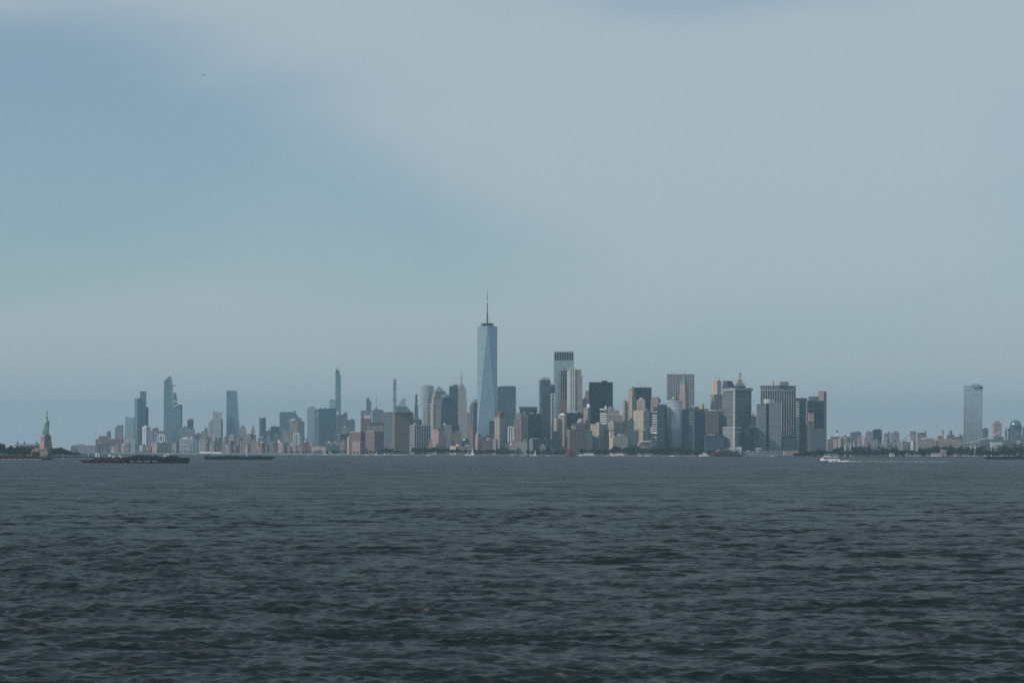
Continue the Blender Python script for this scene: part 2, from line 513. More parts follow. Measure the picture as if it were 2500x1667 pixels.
def clutter(root, fr, a, b, z, r):
    """plant rooms, tanks and stair heads on a flat roof"""
    for i in range(r.choice((1, 2, 2, 3))):
        w = r.uniform(.16, .38) * a; d = r.uniform(.2, .45) * b; h = r.uniform(2.5, 6.5)
        p = r.uniform(.12, .88 - w / a) * a; q = r.uniform(.15, .85 - d / b) * b
        m = MB(fr); m.box(p, p + w, q, q + d, z - .3, z + h)
        m.box(p + w * .2, p + w * .5, q + d * .25, q + d * .6, z + h - .1, z + h + 1.4)
        m.build('plant_room', M[r.choice(('grey', 'slate', 'pale', 'brown', 'dgrey'))], root)
    if r.random() < .3:
        m = MB(fr); p, q = r.uniform(.2, .8) * a, r.uniform(.3, .7) * b
        m.lathe(p, q, [(2.0, z - .3), (2.0, z + 5.5), (.1, z + 7.2)], 10)
        m.build('water_tank', M[r.choice(('brown', 'slate', 'grey'))], root)
    if r.random() < .25:
        m = MB(fr); p, q = r.uniform(.2, .8) * a, r.uniform(.3, .7) * b
        m.bar((p, q, z - .3), (p, q, z + r.uniform(7, 16)), .35, r2=.15)
        m.build('antenna', M['steel'], root)

def bld(name, label, D, tiers, roof=(), cat='building', group=None, clut=None):
    r = random.Random(hash_s(label))
    x0, x1, yt = tiers[0][:3]
    o0 = tiers[0][4] if len(tiers[0]) > 4 else {}
    X, Y, th, a, b = frame(x0, x1, D, o0.get('split'), yt, o0.get('depth'))
    root = empty(name, (X, D, 0))
    tag(root, label, cat, group)
    zprev = GZ; top = None
    ext = []
    for i, t in enumerate(tiers):
        x0, x1, yt, style = t[:4]; op = t[4] if len(t) > 4 else {}
        Di = D + op.get('back', 0 if i == 0 else 6)
        Xi, Yi, thi, ai, bi = frame(x0, x1, Di, op.get('split'), yt, op.get('depth'))
        fr = (Xi - X, Di - D, math.cos(thi), math.sin(thi))
        z1 = PZ((x0 + x1) / 2, yt, Di)
        zb = op.get('ybot')
        z0 = GZ if (i == 0 or zb == 'g') else (PZ((x0 + x1) / 2, zb, Di) if zb else zprev - .4)
        facade(root, 'window_wall', fr, ai, bi, z0, z1, style, D)
        if not (zb == 'g' and i > 0 and z1 < zprev): zprev = z1
        top = (fr, ai, bi, z1, thi, Di)
        ext.append((z1, top))
    fr, ai, bi, z1, thi, Di = max(ext, key=lambda e: e[0])[1]
    # middle of the highest tier
    cxl, cyl = MB(fr).pt(ai / 2, bi / 2, 0)[:2]
    for spec in roof: roof_part(root, X, D + cyl, thi, spec, D)
    if clut or (clut is None and not roof): clutter(root, fr, ai, bi, z1, r)
    return root
def hash_s(s):
    h = 7
    for ch in s: h = (h * 131 + ord(ch)) % 1000003
    return h

# ---- far left: hazy towers up the river
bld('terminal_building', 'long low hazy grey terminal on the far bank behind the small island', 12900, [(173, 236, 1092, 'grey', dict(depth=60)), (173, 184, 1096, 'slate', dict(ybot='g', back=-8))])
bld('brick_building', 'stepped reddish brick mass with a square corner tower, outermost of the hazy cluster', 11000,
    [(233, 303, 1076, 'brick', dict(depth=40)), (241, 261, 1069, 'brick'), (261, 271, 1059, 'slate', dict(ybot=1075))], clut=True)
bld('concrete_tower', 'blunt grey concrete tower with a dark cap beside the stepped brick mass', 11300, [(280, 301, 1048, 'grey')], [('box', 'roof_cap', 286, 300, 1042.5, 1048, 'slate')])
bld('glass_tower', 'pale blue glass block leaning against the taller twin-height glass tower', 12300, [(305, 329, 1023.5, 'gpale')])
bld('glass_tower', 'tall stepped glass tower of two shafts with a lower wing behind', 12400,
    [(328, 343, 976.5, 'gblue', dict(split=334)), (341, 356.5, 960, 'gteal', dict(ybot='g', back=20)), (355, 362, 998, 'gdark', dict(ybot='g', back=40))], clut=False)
bld('apartment_tower', 'cream and dark striped apartment tower standing before the two-shaft glass tower', 10800, [(347.5, 368, 1046, 'wribs', dict(split=356))], [('box', 'roof_cap', 351, 364, 1043, 1046, 'pale')])
bld('office_block', 'ragged grey rooftop block between striped apartment tower and sharp-topped tower', 11200, [(368, 399, 1056, 'grey'), (372, 388, 1050, 'slate')], clut=True)
bld('office_tower', 'pale fluted tower with a colonnaded crown in front of the sharp-topped tower', 10700, [(383, 405, 1068, 'wribs')], [('box', 'crown', 386, 402, 1063, 1068, 'pale')])

def shard_tower():
    D = 12300
    x = PX(399, D)
    root = tag(empty('glass_tower', (x, D, 0)), 'tall sharp-topped glass tower with a triangular deck jutting from its side', 'building')
    lx = lambda px, y: PX(px, D, y) - x
    z = lambda px, y: PZ(px, y, D)
    m = MB(); m.prism([(0, GZ), (lx(424, 1100), GZ), (lx(421.5, 990), z(421, 990)), (lx(419, 945), z(419, 945)), (lx(415.5, 921), z(415, 921)), (lx(414, 922), z(414, 922)), (lx(399.5, 933), z(399, 933))], 0, 44)
    m.build('glass_wall', M['gblue'], root)
    g = MB()
    for i in range(26):
        zz = 12 + i * 11.5
        g.box(-.25, lx(418.5, 1000), -.3, 44.2, zz, zz + 1.2)
    g.build('floor_lines', M['steel'], root, kind='stuff')
    d = MB(); d.v = [(lx(406, 945), -3, z(406, 945)), (lx(431.5, 944), 12, z(431, 944)), (lx(418, 945), 30, z(418, 945)),
                     (lx(408, 947.5), -2, z(408, 947.5)), (lx(424, 946.5), 12, z(424, 946.5)), (lx(418, 947), 28, z(418, 947))]
    d.f = [(0, 1, 2), (5, 4, 3), (0, 3, 4, 1), (1, 4, 5, 2), (2, 5, 3, 0)]; d.m = [0] * 5
    d.build('deck', M['slate'], root)
    a = MB(); a.bar((lx(415, 921), 10, z(415, 922)), (lx(416, 917), 10, z(416, 919)), .8); a.build('antenna', M['steel'], root)
    # neighbour whose sloping roof has its sun glint painted as white bars
    D2 = 12150; x2 = PX(418, D2)
    r2 = tag(empty('glass_tower', (x2, D2, 0)), 'glass tower with a sloping roof, its sun glint painted as a white triangle', 'building')
    l2 = lambda px, y: PX(px, D2, y) - x2
    w = lambda px, y: PZ(px, y, D2)
    m = MB(); m.prism([(l2(419, 1100), GZ), (l2(441, 1100), GZ), (l2(440.5, 991), w(440, 991)), (l2(421, 997), w(421, 997))], 0, 42)
    m.build('glass_wall', M['gblue'], r2)
    m = MB(); m.prism([(l2(419, 996), w(419, 999)), (l2(439.6, 990), w(439, 993)), (l2(423.5, 982), w(423, 982)), (l2(420, 996), w(420, 996))], 4, 40); m.build('sloping_roof', M['gteal'], r2)
    m = MB(); m.prism([(l2(419, 1000), w(419, 1000)), (l2(429, 1000), w(429, 988)), (l2(428, 985), w(428, 975)), (l2(426, 965), w(426, 964)), (l2(423, 962), w(423, 961)), (l2(420, 965), w(420, 964))], 43, 60); m.build('rear_crown', M['gteal'], r2)
    for p, q in (((423, 981.5), (440, 990.5)), ((440, 990.5), (420.5, 997.5)), ((423, 981.5), (422, 992))):
        b = MB(); b.bar((l2(*p), -1.2, w(*p)), (l2(*q), -1.2, w(*q)), 2.3 if p[0] != 423 or q[0] == 440 else 1.0); b.build('roof_edge_glint', M['boatwhite'], r2)  # white colour stands in for sun glinting along the roof edges
    b = MB(); b.box(l2(440.6, 1000), l2(441.8, 1000), -.6, 43, GZ, w(440, 992)); b.build('corner_fin', M['dgrey'], r2)
shard_tower()
bld('dark_tower', 'slim dark round-shouldered tower behind the pier sheds', 11500, [(457, 472, 1029, 'gdark')], [('dome', 'round_cap', 459, 471.5, 1024.5, 1029, 'slate')])
bld('office_block', 'grey glass mid-rise at the foot of the slim dark tower', 11000, [(438, 475, 1050, 'mgrid'), (441, 466, 1047, 'mgrid')], clut=True)
bld('warehouse', 'broad pale warehouse with square windows along the riverfront', 9700, [(438, 474.5, 1075, 'pale')], [('box', 'plant_room', 446, 458, 1071.5, 1075, 'white'), ('box', 'plant_room', 462, 470, 1070.5, 1075, 'pale')])
bld('shed', 'low white-edged pier shed before the broad pale warehouse', 9350, [(439, 466, 1090, 'pale'), (440, 463, 1089, 'white')], clut=False)
bld('apartment_block', 'pale gridded apartment block beneath the hazy glass towers', 10100, [(302, 333, 1074.5, 'pale')], [('box', 'plant_room', 304, 308, 1070, 1074.5, 'slate'), ('box', 'plant_room', 313, 324, 1072, 1074.5, 'grey')])
bld('office_block', 'small bright white block beside the glass-roofed pier hall', 9700, [(340, 348, 1091, 'white')], clut=False)
bld('pier_hall', 'low hall with a dark glass roof on the waterfront', 9400, [(331, 356, 1108, 'pale')], [('frus', 'glass_roof', 331, 356, 335, 353, 1104, 1108, 'gteal')])
bld('apartment_block', 'peach coloured narrow apartment block beside a pink brick warehouse', 9600, [(358, 369.5, 1093, 'buff', dict(split=360))])
bld('warehouse', 'wide pink brick warehouse with long rows of windows', 9550, [(368, 414, 1084.5, 'pink', dict(split=383))])
bld('glass_block', 'teal glass mid-rise next to the wide pink brick warehouse', 9800, [(415, 437, 1087, 'gteal'), (425, 435.5, 1083, 'gteal')])
# ---- middle distance: midtown west
bld('office_block', 'flat hazy block behind the pier sheds, dull and unlit', 12000, [(476, 492, 1063, 'slate')], group=None)
bld('office_block', 'hazy grey block with a raised middle beside the crowned grey tower', 12100, [(491, 508, 1056, 'grey'), (499, 506, 1049, 'slate')])
bld('slender_tower', 'thin pale tower tucked against the crowned grey tower', 12600, [(508.5, 514.5, 1034, 'pale')])
bld('office_tower', 'crowned pale grey tower with darker shoulders on both sides', 12200,
    [(515, 544, 1026, 'mgrid'), (519, 540.5, 1010, 'pale', dict(ybot='g', back=-5))], [('box', 'crown', 520, 531, 1006, 1010, 'pale'), ('box', 'crown', 533, 540, 1011, 1012, 'pale')])
def tapered_tower():
    D = 12500; x = PX(552, D)
    root = tag(empty('glass_tower', (x, D, 0)), 'tall tapering deep blue glass tower with a flat top', 'building')
    lx = lambda px, y: PX(px, D, y) - x
    z1 = PZ(564, 958, D); z0 = PZ(564, 1077, D)
    m = MB(); m.frustum((0, lx(588, 1077), 0, 52), (.5, lx(576.5, 958), 8, 44), GZ, z1)
    m.build('glass_wall', M['gblue'], root)
    g = MB()
    for i in range(1, 20):
        t = i / 20; zz = GZ + (z1 - GZ) * t
        w = lx(588, 1077) * (1 - t) + lx(576.5, 958) * t
        g.box(.5 * t - .2, w + .2, 8 * t - .25, 52 - 8 * t, zz, zz + .8)
    g.build('floor_lines', M['slate'], root, kind='stuff')
    p = MB(); p.box(2, lx(575, 958), 10, 42, z1 - .2, z1 + 2.5); p.build('parapet', M['slate'], root)
tapered_tower()
bld('domed_building', 'building with a green copper dome nestled against the tapering blue tower', 11800, [(584, 600, 1049, 'stone')], [('dome', 'copper_dome', 586, 598, 1041, 1049, 'copper')])
bld('office_block', 'small stepped stone block under the green copper dome', 11400, [(589, 607, 1062, 'stone'), (592, 601, 1055, 'stone')])
bld('stone_tower', 'pinkish stone tower tapering to a pointed top among low roofs', 12300, [(612, 623, 1052, 'blush'), (614, 621, 1045, 'blush')], [('frus', 'pointed_roof', 614.5, 620.5, 617, 618, 1038, 1045, 'stone')])
bld('glass_tower', 'twin-topped pale teal tower standing alone above low roofs', 12600, [(632, 649, 1024, 'gteal', dict(split=636))], [('box', 'roof_cap', 633, 638, 1022, 1024, 'slate'), ('box', 'roof_cap', 641, 648, 1021.5, 1024, 'slate')])
bld('office_block', 'dark glass slab next to the wide slope-shouldered teal tower', 12000, [(660, 682, 1044, 'gdark')])
bld('office_block', 'low grey slab linking two hazy towers', 12100, [(648, 661, 1054, 'slate')])
def slope_tower():
    D = 12400; x = PX(682, D)
    root = tag(empty('glass_tower', (x, D, 0)), 'wide teal glass tower with one sloping shoulder and a pointed tip', 'building')
    lx = lambda px, y: PX(px, D, y) - x
    z = lambda px, y: PZ(px, y, D)
    m = MB(); m.prism([(0, GZ), (lx(733, 1100), GZ), (lx(731, 1028), z(731, 1028)), (lx(720, 1008), z(720, 1008)), (lx(719, 1003), z(719, 1003)), (lx(717, 1008), z(717, 1008)), (lx(682, 1008.5), z(682, 1008.5))], 0, 45)
    m.build('glass_wall', M['gteal'], root)
    g = MB()
    for i in range(14):
        zz = 14 + i * 11.5; g.box(-.2, lx(719, 1010), -.3, 45.2, zz, zz + 1.0)
    g.build('floor_lines', M['slate'], root, kind='stuff')
slope_tower()
bld('domed_building', 'pale pink building with a broad rounded top before the slope-shouldered tower', 11700, [(706.5, 727, 1031, 'pink')], [('dome', 'rounded_roof', 707, 726.5, 1024, 1031, 'blush')])
bld('office_block', 'grey stepped tower at the side of the pink rounded building', 11900, [(726, 743, 1031, 'slate'), (728, 736, 1024, 'slate')], clut=True)
bld('office_block', 'grey-green flat office slab below the pink rounded building', 11200, [(689, 714, 1049, 'mgrid')])
bld('apartment_block', 'small white striped block with a white roof edge among brick low-rises', 10700, [(715, 732, 1061.5, 'wribs')], [('box', 'roof_slab', 716, 730, 1059.5, 1061.5, 'white')])
bld('apartment_block', 'bright peach apartment slab with a brick side near the white pier shed', 9700, [(500, 516, 1084, 'buff', dict(split=504))], [('box', 'plant_room', 508, 515, 1081.5, 1084, 'pink')])
bld('apartment_block', 'narrow peach slab with a dark window strip, above the dark moored barge', 9500, [(565, 583, 1090.5, 'pink', dict(split=573))], [('box', 'plant_room', 566, 570, 1084, 1090.5, 'white')])
bld('shed', 'long cream pier shed with a white roof on the riverfront', 8950, [(489, 515, 1109, 'cream', dict(depth=22))], [('frus', 'roof', 489, 515, 491, 513, 1106.5, 1109, 'white')])
bld('shed', 'slim white-roofed shed adjoining the long cream pier shed', 8950, [(515.5, 543, 1110, 'pale', dict(depth=18))], [('frus', 'roof', 516, 543, 518, 541, 1107, 1110, 'white')])
bld('church', 'pale church with a tall pointed steeple among low brick houses', 9600, [(624, 634, 1099, 'stone')], [('frus', 'steeple', 626, 631.5, 628.4, 629, 1084, 1099, 'pale')], cat='church')
bld('apartment_block', 'pink brick block with a white plant room by the slope-shouldered tower foot', 10000, [(675, 704, 1083, 'pink', dict(split=690))], [('box', 'plant_room', 679, 685, 1077, 1083, 'white')])
bld('apartment_block', 'grey apartment slab beside the pink brick block with white plant room', 10050, [(656, 671, 1084, 'grey')])
# ---- slab group and slim supertall
bld('office_block', 'pale blank-sided slab joined to a broad grey glass slab', 10900, [(749.5, 768, 997, 'gpale')], [('box', 'plant_room', 755, 768, 995, 997, 'slate')])
bld('glass_slab', 'broad grey-teal glass slab beneath the slim unfinished supertall', 10800, [(766, 820.5, 1000, 'gteal', dict(split=778))], [('box', 'plant_room', 778, 786, 998, 1000, 'pale'), ('box', 'plant_room', 791, 797, 997.5, 1000, 'slate'), ('box', 'plant_room', 800, 818, 998.7, 1000, 'slate')])
bld('slender_tower', 'very slim unfinished supertall with a ragged open top', 13800, [(818, 831.5, 917, 'gblue'), (818.2, 828.5, 906, 'slate')],
    [('box', 'lift_core', 819, 825, 903, 906, 'grey'), ('bar', 'crane_jib', (821, 906), (823, 896.5), .9, 'steel'), ('bar', 'crane_jib', (823, 896.5), (819.5, 899), .6, 'steel')])
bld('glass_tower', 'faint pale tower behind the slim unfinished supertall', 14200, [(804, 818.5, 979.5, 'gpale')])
bld('office_block', 'dark grey slab at the foot of the slim unfinished supertall', 11600, [(822, 848, 1014, 'slate')], [('box', 'plant_room', 839, 847, 1008, 1014, 'slate'), ('box', 'plant_room', 820.5, 827, 1006, 1014, 'pale')])
bld('office_block', 'hazy grey block with ragged roofs at the end of the slab group', 11800, [(847, 866.5, 1027, 'slate')])
bld('glass_block', 'pale glass mid-rise in front of the dark grey slab', 10300, [(834, 852, 1046, 'mgrid')])
bld('office_block', 'grey banded block between glass slab and brick apartment complex', 9600, [(819, 832, 1065, 'gbands')])
bld('dark_tower', 'dark squat tower behind riverside trees near the brick apartment complex', 9400, [(831, 853, 1060, 'gdark')])
bld('shed', 'plain buff box of a ventilation building with a dark arched front on the riverfront', 8600, [(761.5, 796, 1091.5, 'plain', dict(depth=25))],
    [('poly', 'dark_front', [(764, 1109), (787, 1109), (787, 1103), (784, 1099), (766, 1103)], 'slate', 1.0, -14)])
bld('office_block', 'long low blue-grey pier block between buff box and brick complex', 8500, [(796, 829, 1088, 'slate')])
# ---- battery park city
bld('brick_building', 'red brick apartment complex stepping down towards the trees', 8000,
    [(854.5, 896, 1079, 'blush', dict(split=879)), (855, 895, 1056, 'brick', dict(split=880, back=3))], [('box', 'roof_slab', 856, 894, 1054.5, 1056, 'pale')])
bld('brick_building', 'narrow cream-edged brick wing attached to the stepped red complex', 7950, [(848, 860, 1069, 'cream', dict(split=851))])
bld('apartment_block', 'brown-grey apartment block with a pale vertical seam', 7950, [(892, 936.5, 1055, 'brown', dict(split=914))], [('box', 'roof_slab', 894, 933, 1053.5, 1055, 'grey')])
bld('office_block', 'grey mid-rise with a dark band of louvres round its top', 8400, [(897, 937, 1040, 'grey')], [('box', 'louvre_band', 903, 936, 1033, 1040, 'dgrey')])
bld('office_tower', 'grey tower whose lower half is red brick', 8900, [(880, 906, 1003.5, 'mgrid'), (880.5, 904.5, 1023, 'brick', dict(ybot='g', back=-6)), (889, 904, 1016, 'white', dict(ybot=1023, back=-4))], clut=False)
bld('glass_tower', 'slim hazy tower with a notched top behind the half-brick tower', 13600, [(893.5, 906, 980, 'slate'), (893.7, 901, 973, 'slate')])
bld('office_tower', 'blue-grey tower carrying a tall thin mast', 13000, [(908, 936, 1003, 'slate')], [('box', 'mast_base', 914, 922, 997, 1003, 'slate'), ('mast', 'mast', 918, 964.5, 998, 1.6, 'steel')], clut=True)
bld('glass_tower', 'wide pale grey glass tower beside the mast-topped tower', 9200, [(932, 959, 1007, 'mgrid')], [('box', 'plant_room', 938, 941, 1004, 1007, 'white'), ('box', 'plant_room', 945, 948, 1004, 1007, 'white')])
bld('slender_tower', 'pencil-thin white square tower with dark open floors', 13900, [(959, 967, 926.5, 'grid')],
    [('box', 'open_floor', 958.9, 967.1, 949, 952, 'slate'), ('box', 'open_floor', 958.9, 967.1, 975, 977.5, 'slate'), ('box', 'open_floor', 958.9, 967.1, 936, 938, 'slate')], clut=False)
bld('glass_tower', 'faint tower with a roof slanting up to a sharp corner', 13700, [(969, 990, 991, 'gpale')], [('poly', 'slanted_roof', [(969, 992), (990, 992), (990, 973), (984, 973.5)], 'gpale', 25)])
bld('brown_tower', 'brown stone tower with a green mansard roof and a pale lit edge', 8300, [(958, 1009.5, 1008, 'brown', dict(split=963))],
    [('frus', 'mansard_roof', 959, 1007, 961, 994, 995, 1008, 'greenroof'), ('box', 'roof_cap', 958.5, 994, 993.5, 995.5, 'copper')])
bld('slender_tower', 'dark spike-like tapering tower between mansard tower and curved tower', 13300, [(1010, 1022.5, 1020, 'gdark'), (1011.5, 1020.5, 990, 'gdark'), (1013, 1018.5, 965, 'gdark')])
bld('office_block', 'low dark block with white roof lights between mansard tower and ribbed slab', 8500, [(1008, 1024, 1024, 'slate')])

def curved_tower():
    D = 8500; X = PX(1041, D)
    root = tag(empty('curved_tower', (X, D, 0)), 'curved pale tower wrapped in shining horizontal bands', 'building')
    zt = PZ(1041, 943, D)
    r = (PX(1059, D) - PX(1023, D)) / 2
    m = MB(); m.lathe(0, r * .62, [(r * .97, GZ), (r * .97, zt - 1)], 40, ey=.6); m.build('window_wall', M['gpale'], root, smooth=False)
    g = MB()
    n = 44
    for i in range(n):
        z = GZ + (zt - GZ) * i / n
        g.lathe(0, r * .62, [(r, z), (r, z + 2.0)], 40, ey=.6)
    g.lathe(0, r * .62, [(r * 1.005, zt - 2), (r * 1.005, zt)], 40, ey=.6)
    g.build('floor_bands', M['pale'], root, kind='stuff')
    g = MB(); g.lathe(0, r * .62, [(r * .6, zt - .3), (r * .6, zt + 3)], 20, ey=.6); g.build('plant_room', M['grey'], root)
curved_tower()
bld('pyramid_tower', 'stone tower crowned by a green copper pyramid', 8250, [(1050, 1098, 985, 'stone', dict(split=1057)), (1053, 1092, 968, 'stone', dict(split=1058)), (1056, 1088, 957, 'stone', dict(split=1061))],
    [('frus', 'copper_pyramid', 1056.5, 1087, 1070.5, 1071.2, 943, 957, 'copper')])
bld('domed_tower', 'broad stone and glass tower crowned by a shallow copper dome', 8050, [(1064, 1117, 990, 'slate', dict(split=1076)), (1066, 1114, 976, 'slate', dict(split=1078)), (1072, 1109, 971.5, 'slate', dict(split=1082))],
    [('dome', 'copper_dome', 1075, 1107, 962.5, 971.5, 'greenroof')])
bld('glass_tower', 'dark blue flat-topped glass tower between domed tower and spired landmark', 8700, [(1096, 1118, 943, 'gnavy')], [('box', 'plant_room', 1106, 1117, 939, 943, 'slate')])
def spired_landmark():
    D = 13200
    r = bld('spired_skyscraper', 'pale stepped skyscraper with a central mast and needle spire', D,
            [(1115, 1141, 1010, 'stone'), (1116, 1139.5, 975, 'stone', dict(back=4)), (1117, 1138, 950, 'stone', dict(back=8)), (1119, 1135, 943, 'stone', dict(back=10)), (1120.5, 1132, 938, 'pale', dict(back=14))],
            [('frus', 'mooring_mast', 1122, 1129, 1123.2, 1127.8, 922, 938, 'pale'), ('dome', 'mast_cap', 1123.2, 1127.8, 917, 922, 'pale'), ('mast', 'spire', 1125.3, 901, 918, 1.7, 'steel')], clut=False)
spired_landmark()
bld('apartment_tower', 'thin banded pink tower behind the flat-roofed copper-topped tower', 8600, [(1139, 1151, 1010, 'blush')])
bld('truncated_pyramid_tower', 'broad stone tower topped by a flat cut-off copper pyramid', 8000, [(1145, 1194, 1040, 'brown', dict(split=1154)), (1146, 1190, 990, 'slate', dict(split=1155)), (1149, 1188, 983, 'slate', dict(split=1157))],
    [('frus', 'copper_roof', 1150, 1187, 1156, 1181, 974, 983, 'copper')])
bld('glass_tower', 'dark sharp-topped sliver of a tower beside the tallest glass tower', 9000, [(1168, 1176, 968, 'gnavy')], [('poly', 'sloping_top', [(1168, 969), (1176, 969), (1174, 964), (1168.3, 959)], 'slate', 15)])

def tallest():
    D = 8000; X = PX(1188.7, D)
    root = tag(empty('tallest_tower', (X, D, 0)), 'tallest tower of the skyline, mirror glass of long triangles with a mast', 'building')
    h = (PX(1213.6, D) - PX(1165.6, D)) / 2
    zt = PZ(1188, 797, D); zb = 58.0
    cy = h
    base = [(-h, -h), (h, -h), (h, h), (-h, h)]
    topc = [(0, -h), (h, 0), (0, h), (-h, 0)]
    m = MB(); m.frustum((-h, h, 0, 2 * h), (-h, h, 0, 2 * h), GZ, zb); m.build('base_block', M['gteal'], root)
    # eight tall triangular glass faces, each a pane of its own
    B = [Vector((x, y + cy, zb)) for x, y in base]; T = [Vector((x, y + cy, zt)) for x, y in topc]
    tris = []
    for i in range(4):
        tris.append((B[i], B[(i + 1) % 4], T[i]))
        tris.append((T[(i - 1) % 4], B[i], T[i]))
    for t in tris:
        mb = MB()
        nrm = (t[1] - t[0]).cross(t[2] - t[0]).normalized()
        if nrm.dot((t[0] + t[1] + t[2]) / 3 - Vector((0, cy, 250))) < 0: nrm = -nrm
        c = (t[0] + t[1] + t[2]) / 3
        pts = [p + (c - p) * .003 for p in t]
        mb.v = [tuple(p) for p in pts] + [tuple(p - nrm * 1.2) for p in pts]
        o1 = (pts[1] - pts[0]).cross(pts[2] - pts[0]).dot(nrm) > 0
        mb.f = [(0, 1, 2), (5, 4, 3), (0, 3, 4, 1), (1, 4, 5, 2), (2, 5, 3, 0)] if o1 else [(0, 2, 1), (3, 4, 5), (0, 1, 4, 3), (1, 2, 5, 4), (2, 0, 3, 5)]
        mb.m = [0] * 5
        mb.build('glass_face', M['gtall'], root)
    # dark core behind the glass skin
    mb = MB(); mb.frustum((-h + 9, h - 9, 9, 2 * h - 9), (-h * .45, h * .45, cy - h * .45, cy + h * .45), zb - 1, zt - 3); mb.build('core', M['dgrey'], root)
    for i in range(4):
        for e in ((B[i], T[i]), (B[(i + 1) % 4], T[i])):
            e0, e1 = e
            mb = MB(); mb.bar(e0, e1, .55); mb.build('edge_strip', M['pale'], root)
        mb = MB(); mb.bar(T[i], T[(i + 1) % 4], .9); mb.build('parapet', M['pale'], root)
    mb = MB(); mb.v = [(t.x * .98, (t.y - cy) * .98 + cy, zt - .5) for t in T] + [(t.x * .98, (t.y - cy) * .98 + cy, zt + 1.2) for t in T]
    mb.f = [tuple(x) for x in BOXF]; mb.m = [0] * 6; mb.build('roof_slab', M['slate'], root)
    z = lambda y: PZ(1188, y, D)
    R = (PX(1205, D) - PX(1172, D)) / 2
    for zz, rr in ((z(796), R * .98), (z(793), R), (z(790), R * .97)):
        mb = MB(); mb.lathe(0, cy, [(rr, zz), (rr, zz + 1.6)], 28); mb.build('ring_platform', M['dgrey'], root)
    mb = MB(); mb.lathe(0, cy, [(R * .72, zt), (R * .72, z(790))], 20); mb.build('ring_core', M['slate'], root)
    mb = MB(); mb.bar((0, cy, zt), (0, cy, z(767)), 2.3, r2=1.9, seg=8); mb.bar((0, cy, z(768)), (0, cy, z(738)), 1.5, r2=1.2, seg=8); mb.build('mast', M['dgrey'], root)
    mb = MB(); mb.lathe(0, cy, [(3.6, z(768)), (3.6, z(765.5))], 12); mb.build('mast_collar', M['dgrey'], root)
    mb = MB(); mb.bar((0, cy, z(738.5)), (0, cy, z(731)), 1.5, seg=8); mb.build('white_mast_section', M['boatwhite'], root)
    mb = MB(); mb.bar((0, cy, z(731.5)), (0, cy, z(719)), 1.15, r2=.9, seg=6); mb.build('upper_mast', M['dgrey'], root)
    mb = MB(); mb.bar((0, cy, z(719.5)), (0, cy, z(707)), .8, r2=.35, seg=6); mb.build('beacon', M['steel'], root)
    for k in range(5):
        mb = MB(); zz = z(762 - k * 5); mb.lathe(0, cy, [(2.1, zz), (2.1, zz + .8)], 8); mb.build('mast_ring', M['dgrey'], root)
    for k in range(6):
        t = k * math.pi / 3 + .3
        mb = MB(); mb.bar((R * .55 * math.cos(t), cy + R * .55 * math.sin(t), z(789)), (0, cy, z(767)), .28); mb.build('stay_cable', M['steel'], root)
tallest()
bld('ribbed_slab', 'broad apartment slab with tall white ribs above the waterfront trees', 7750, [(1000, 1052, 1038.5, 'ribs', dict(split=1011))], [('box', 'plant_room', 1010, 1014, 1033, 1038.5, 'pale'), ('box', 'plant_room', 1028, 1046, 1036.5, 1038.5, 'grey')])
bld('brick_tower', 'red brick apartment tower with a pale gridded face, by the ribbed slab', 7700, [(1055.5, 1086, 1051, 'pink', dict(split=1070))], [('box', 'roof_slab', 1056, 1084, 1048.5, 1051, 'brown')])
bld('brick_tower', 'pink-topped brick tower rising behind the red apartment tower', 7800, [(1070, 1094, 1044, 'brick'), (1082, 1093, 1037, 'pink')], [('dome', 'tank', 1083, 1087, 1033, 1037, 'white')])
bld('brick_building', 'low pink brick wing stepping up beside the red apartment tower', 7680, [(1043.5, 1056, 1088, 'pink'), (1048, 1056, 1074, 'pink')])
bld('brick_building', 'dark grey brick block with one pale vertical strip', 7760, [(1086, 1121, 1037.5, 'slate', dict(split=1102))], [('box', 'pale_strip', 1103.5, 1104.8, 1037, 1100, 'white')])
bld('brick_building', 'squat dark brick block in front of the dark grey striped one', 7720, [(1104, 1127, 1055, 'brown')])
bld('glass_hall', 'rounded glass vault of a winter garden between office towers', 7850, [(1126, 1147, 1078, 'gteal')], [('dome', 'glass_vault', 1128, 1146, 1067, 1078, 'gteal')])
bld('museum', 'long low pinkish building with white roof pavilions behind the trees', 7640, [(1099, 1156, 1089, 'cream', dict(split=1112))], [('box', 'roof_pavilion', 1113, 1121, 1085, 1089, 'white'), ('box', 'roof_pavilion', 1136, 1146, 1085.5, 1089, 'pale')])
bld('brick_tower', 'narrow pink stepped tower near the copper cut-off pyramid', 7680, [(1160, 1176, 1078, 'pink', dict(split=1166)), (1160.5, 1175, 1060, 'pink', dict(split=1166))])
bld('dark_tower', 'dark block in the shade between cut-off pyramid and red-domed tower', 7900, [(1186, 1210, 1060, 'slate'), (1194, 1210, 1027, 'gnavy')])
bld('brick_building', 'low mottled brick row under the red-domed apartment tower', 7660, [(1176, 1215, 1075, 'brown')])
bld('domed_tower', 'grey apartment tower with a rounded dark red crown', 7720, [(1207, 1233.5, 1019, 'stone', dict(split=1219))], [('frus', 'red_crown', 1210, 1232, 1214, 1229, 1008, 1019, 'terracotta'), ('dome', 'red_dome', 1214, 1229, 1003.5, 1008, 'terracotta')])
bld('glass_tower', 'broad flat-topped teal glass tower beside the tallest tower', 8150, [(1213.5, 1259, 944, 'gteal')], [('box', 'plant_room', 1220, 1255, 942.3, 944, 'slate')])
bld('striped_tower', 'short peach tower with dark vertical stripes', 7690, [(1239, 1254, 1041, 'wribs')], [('box', 'roof_slab', 1241, 1252, 1039.5, 1041, 'buff')])
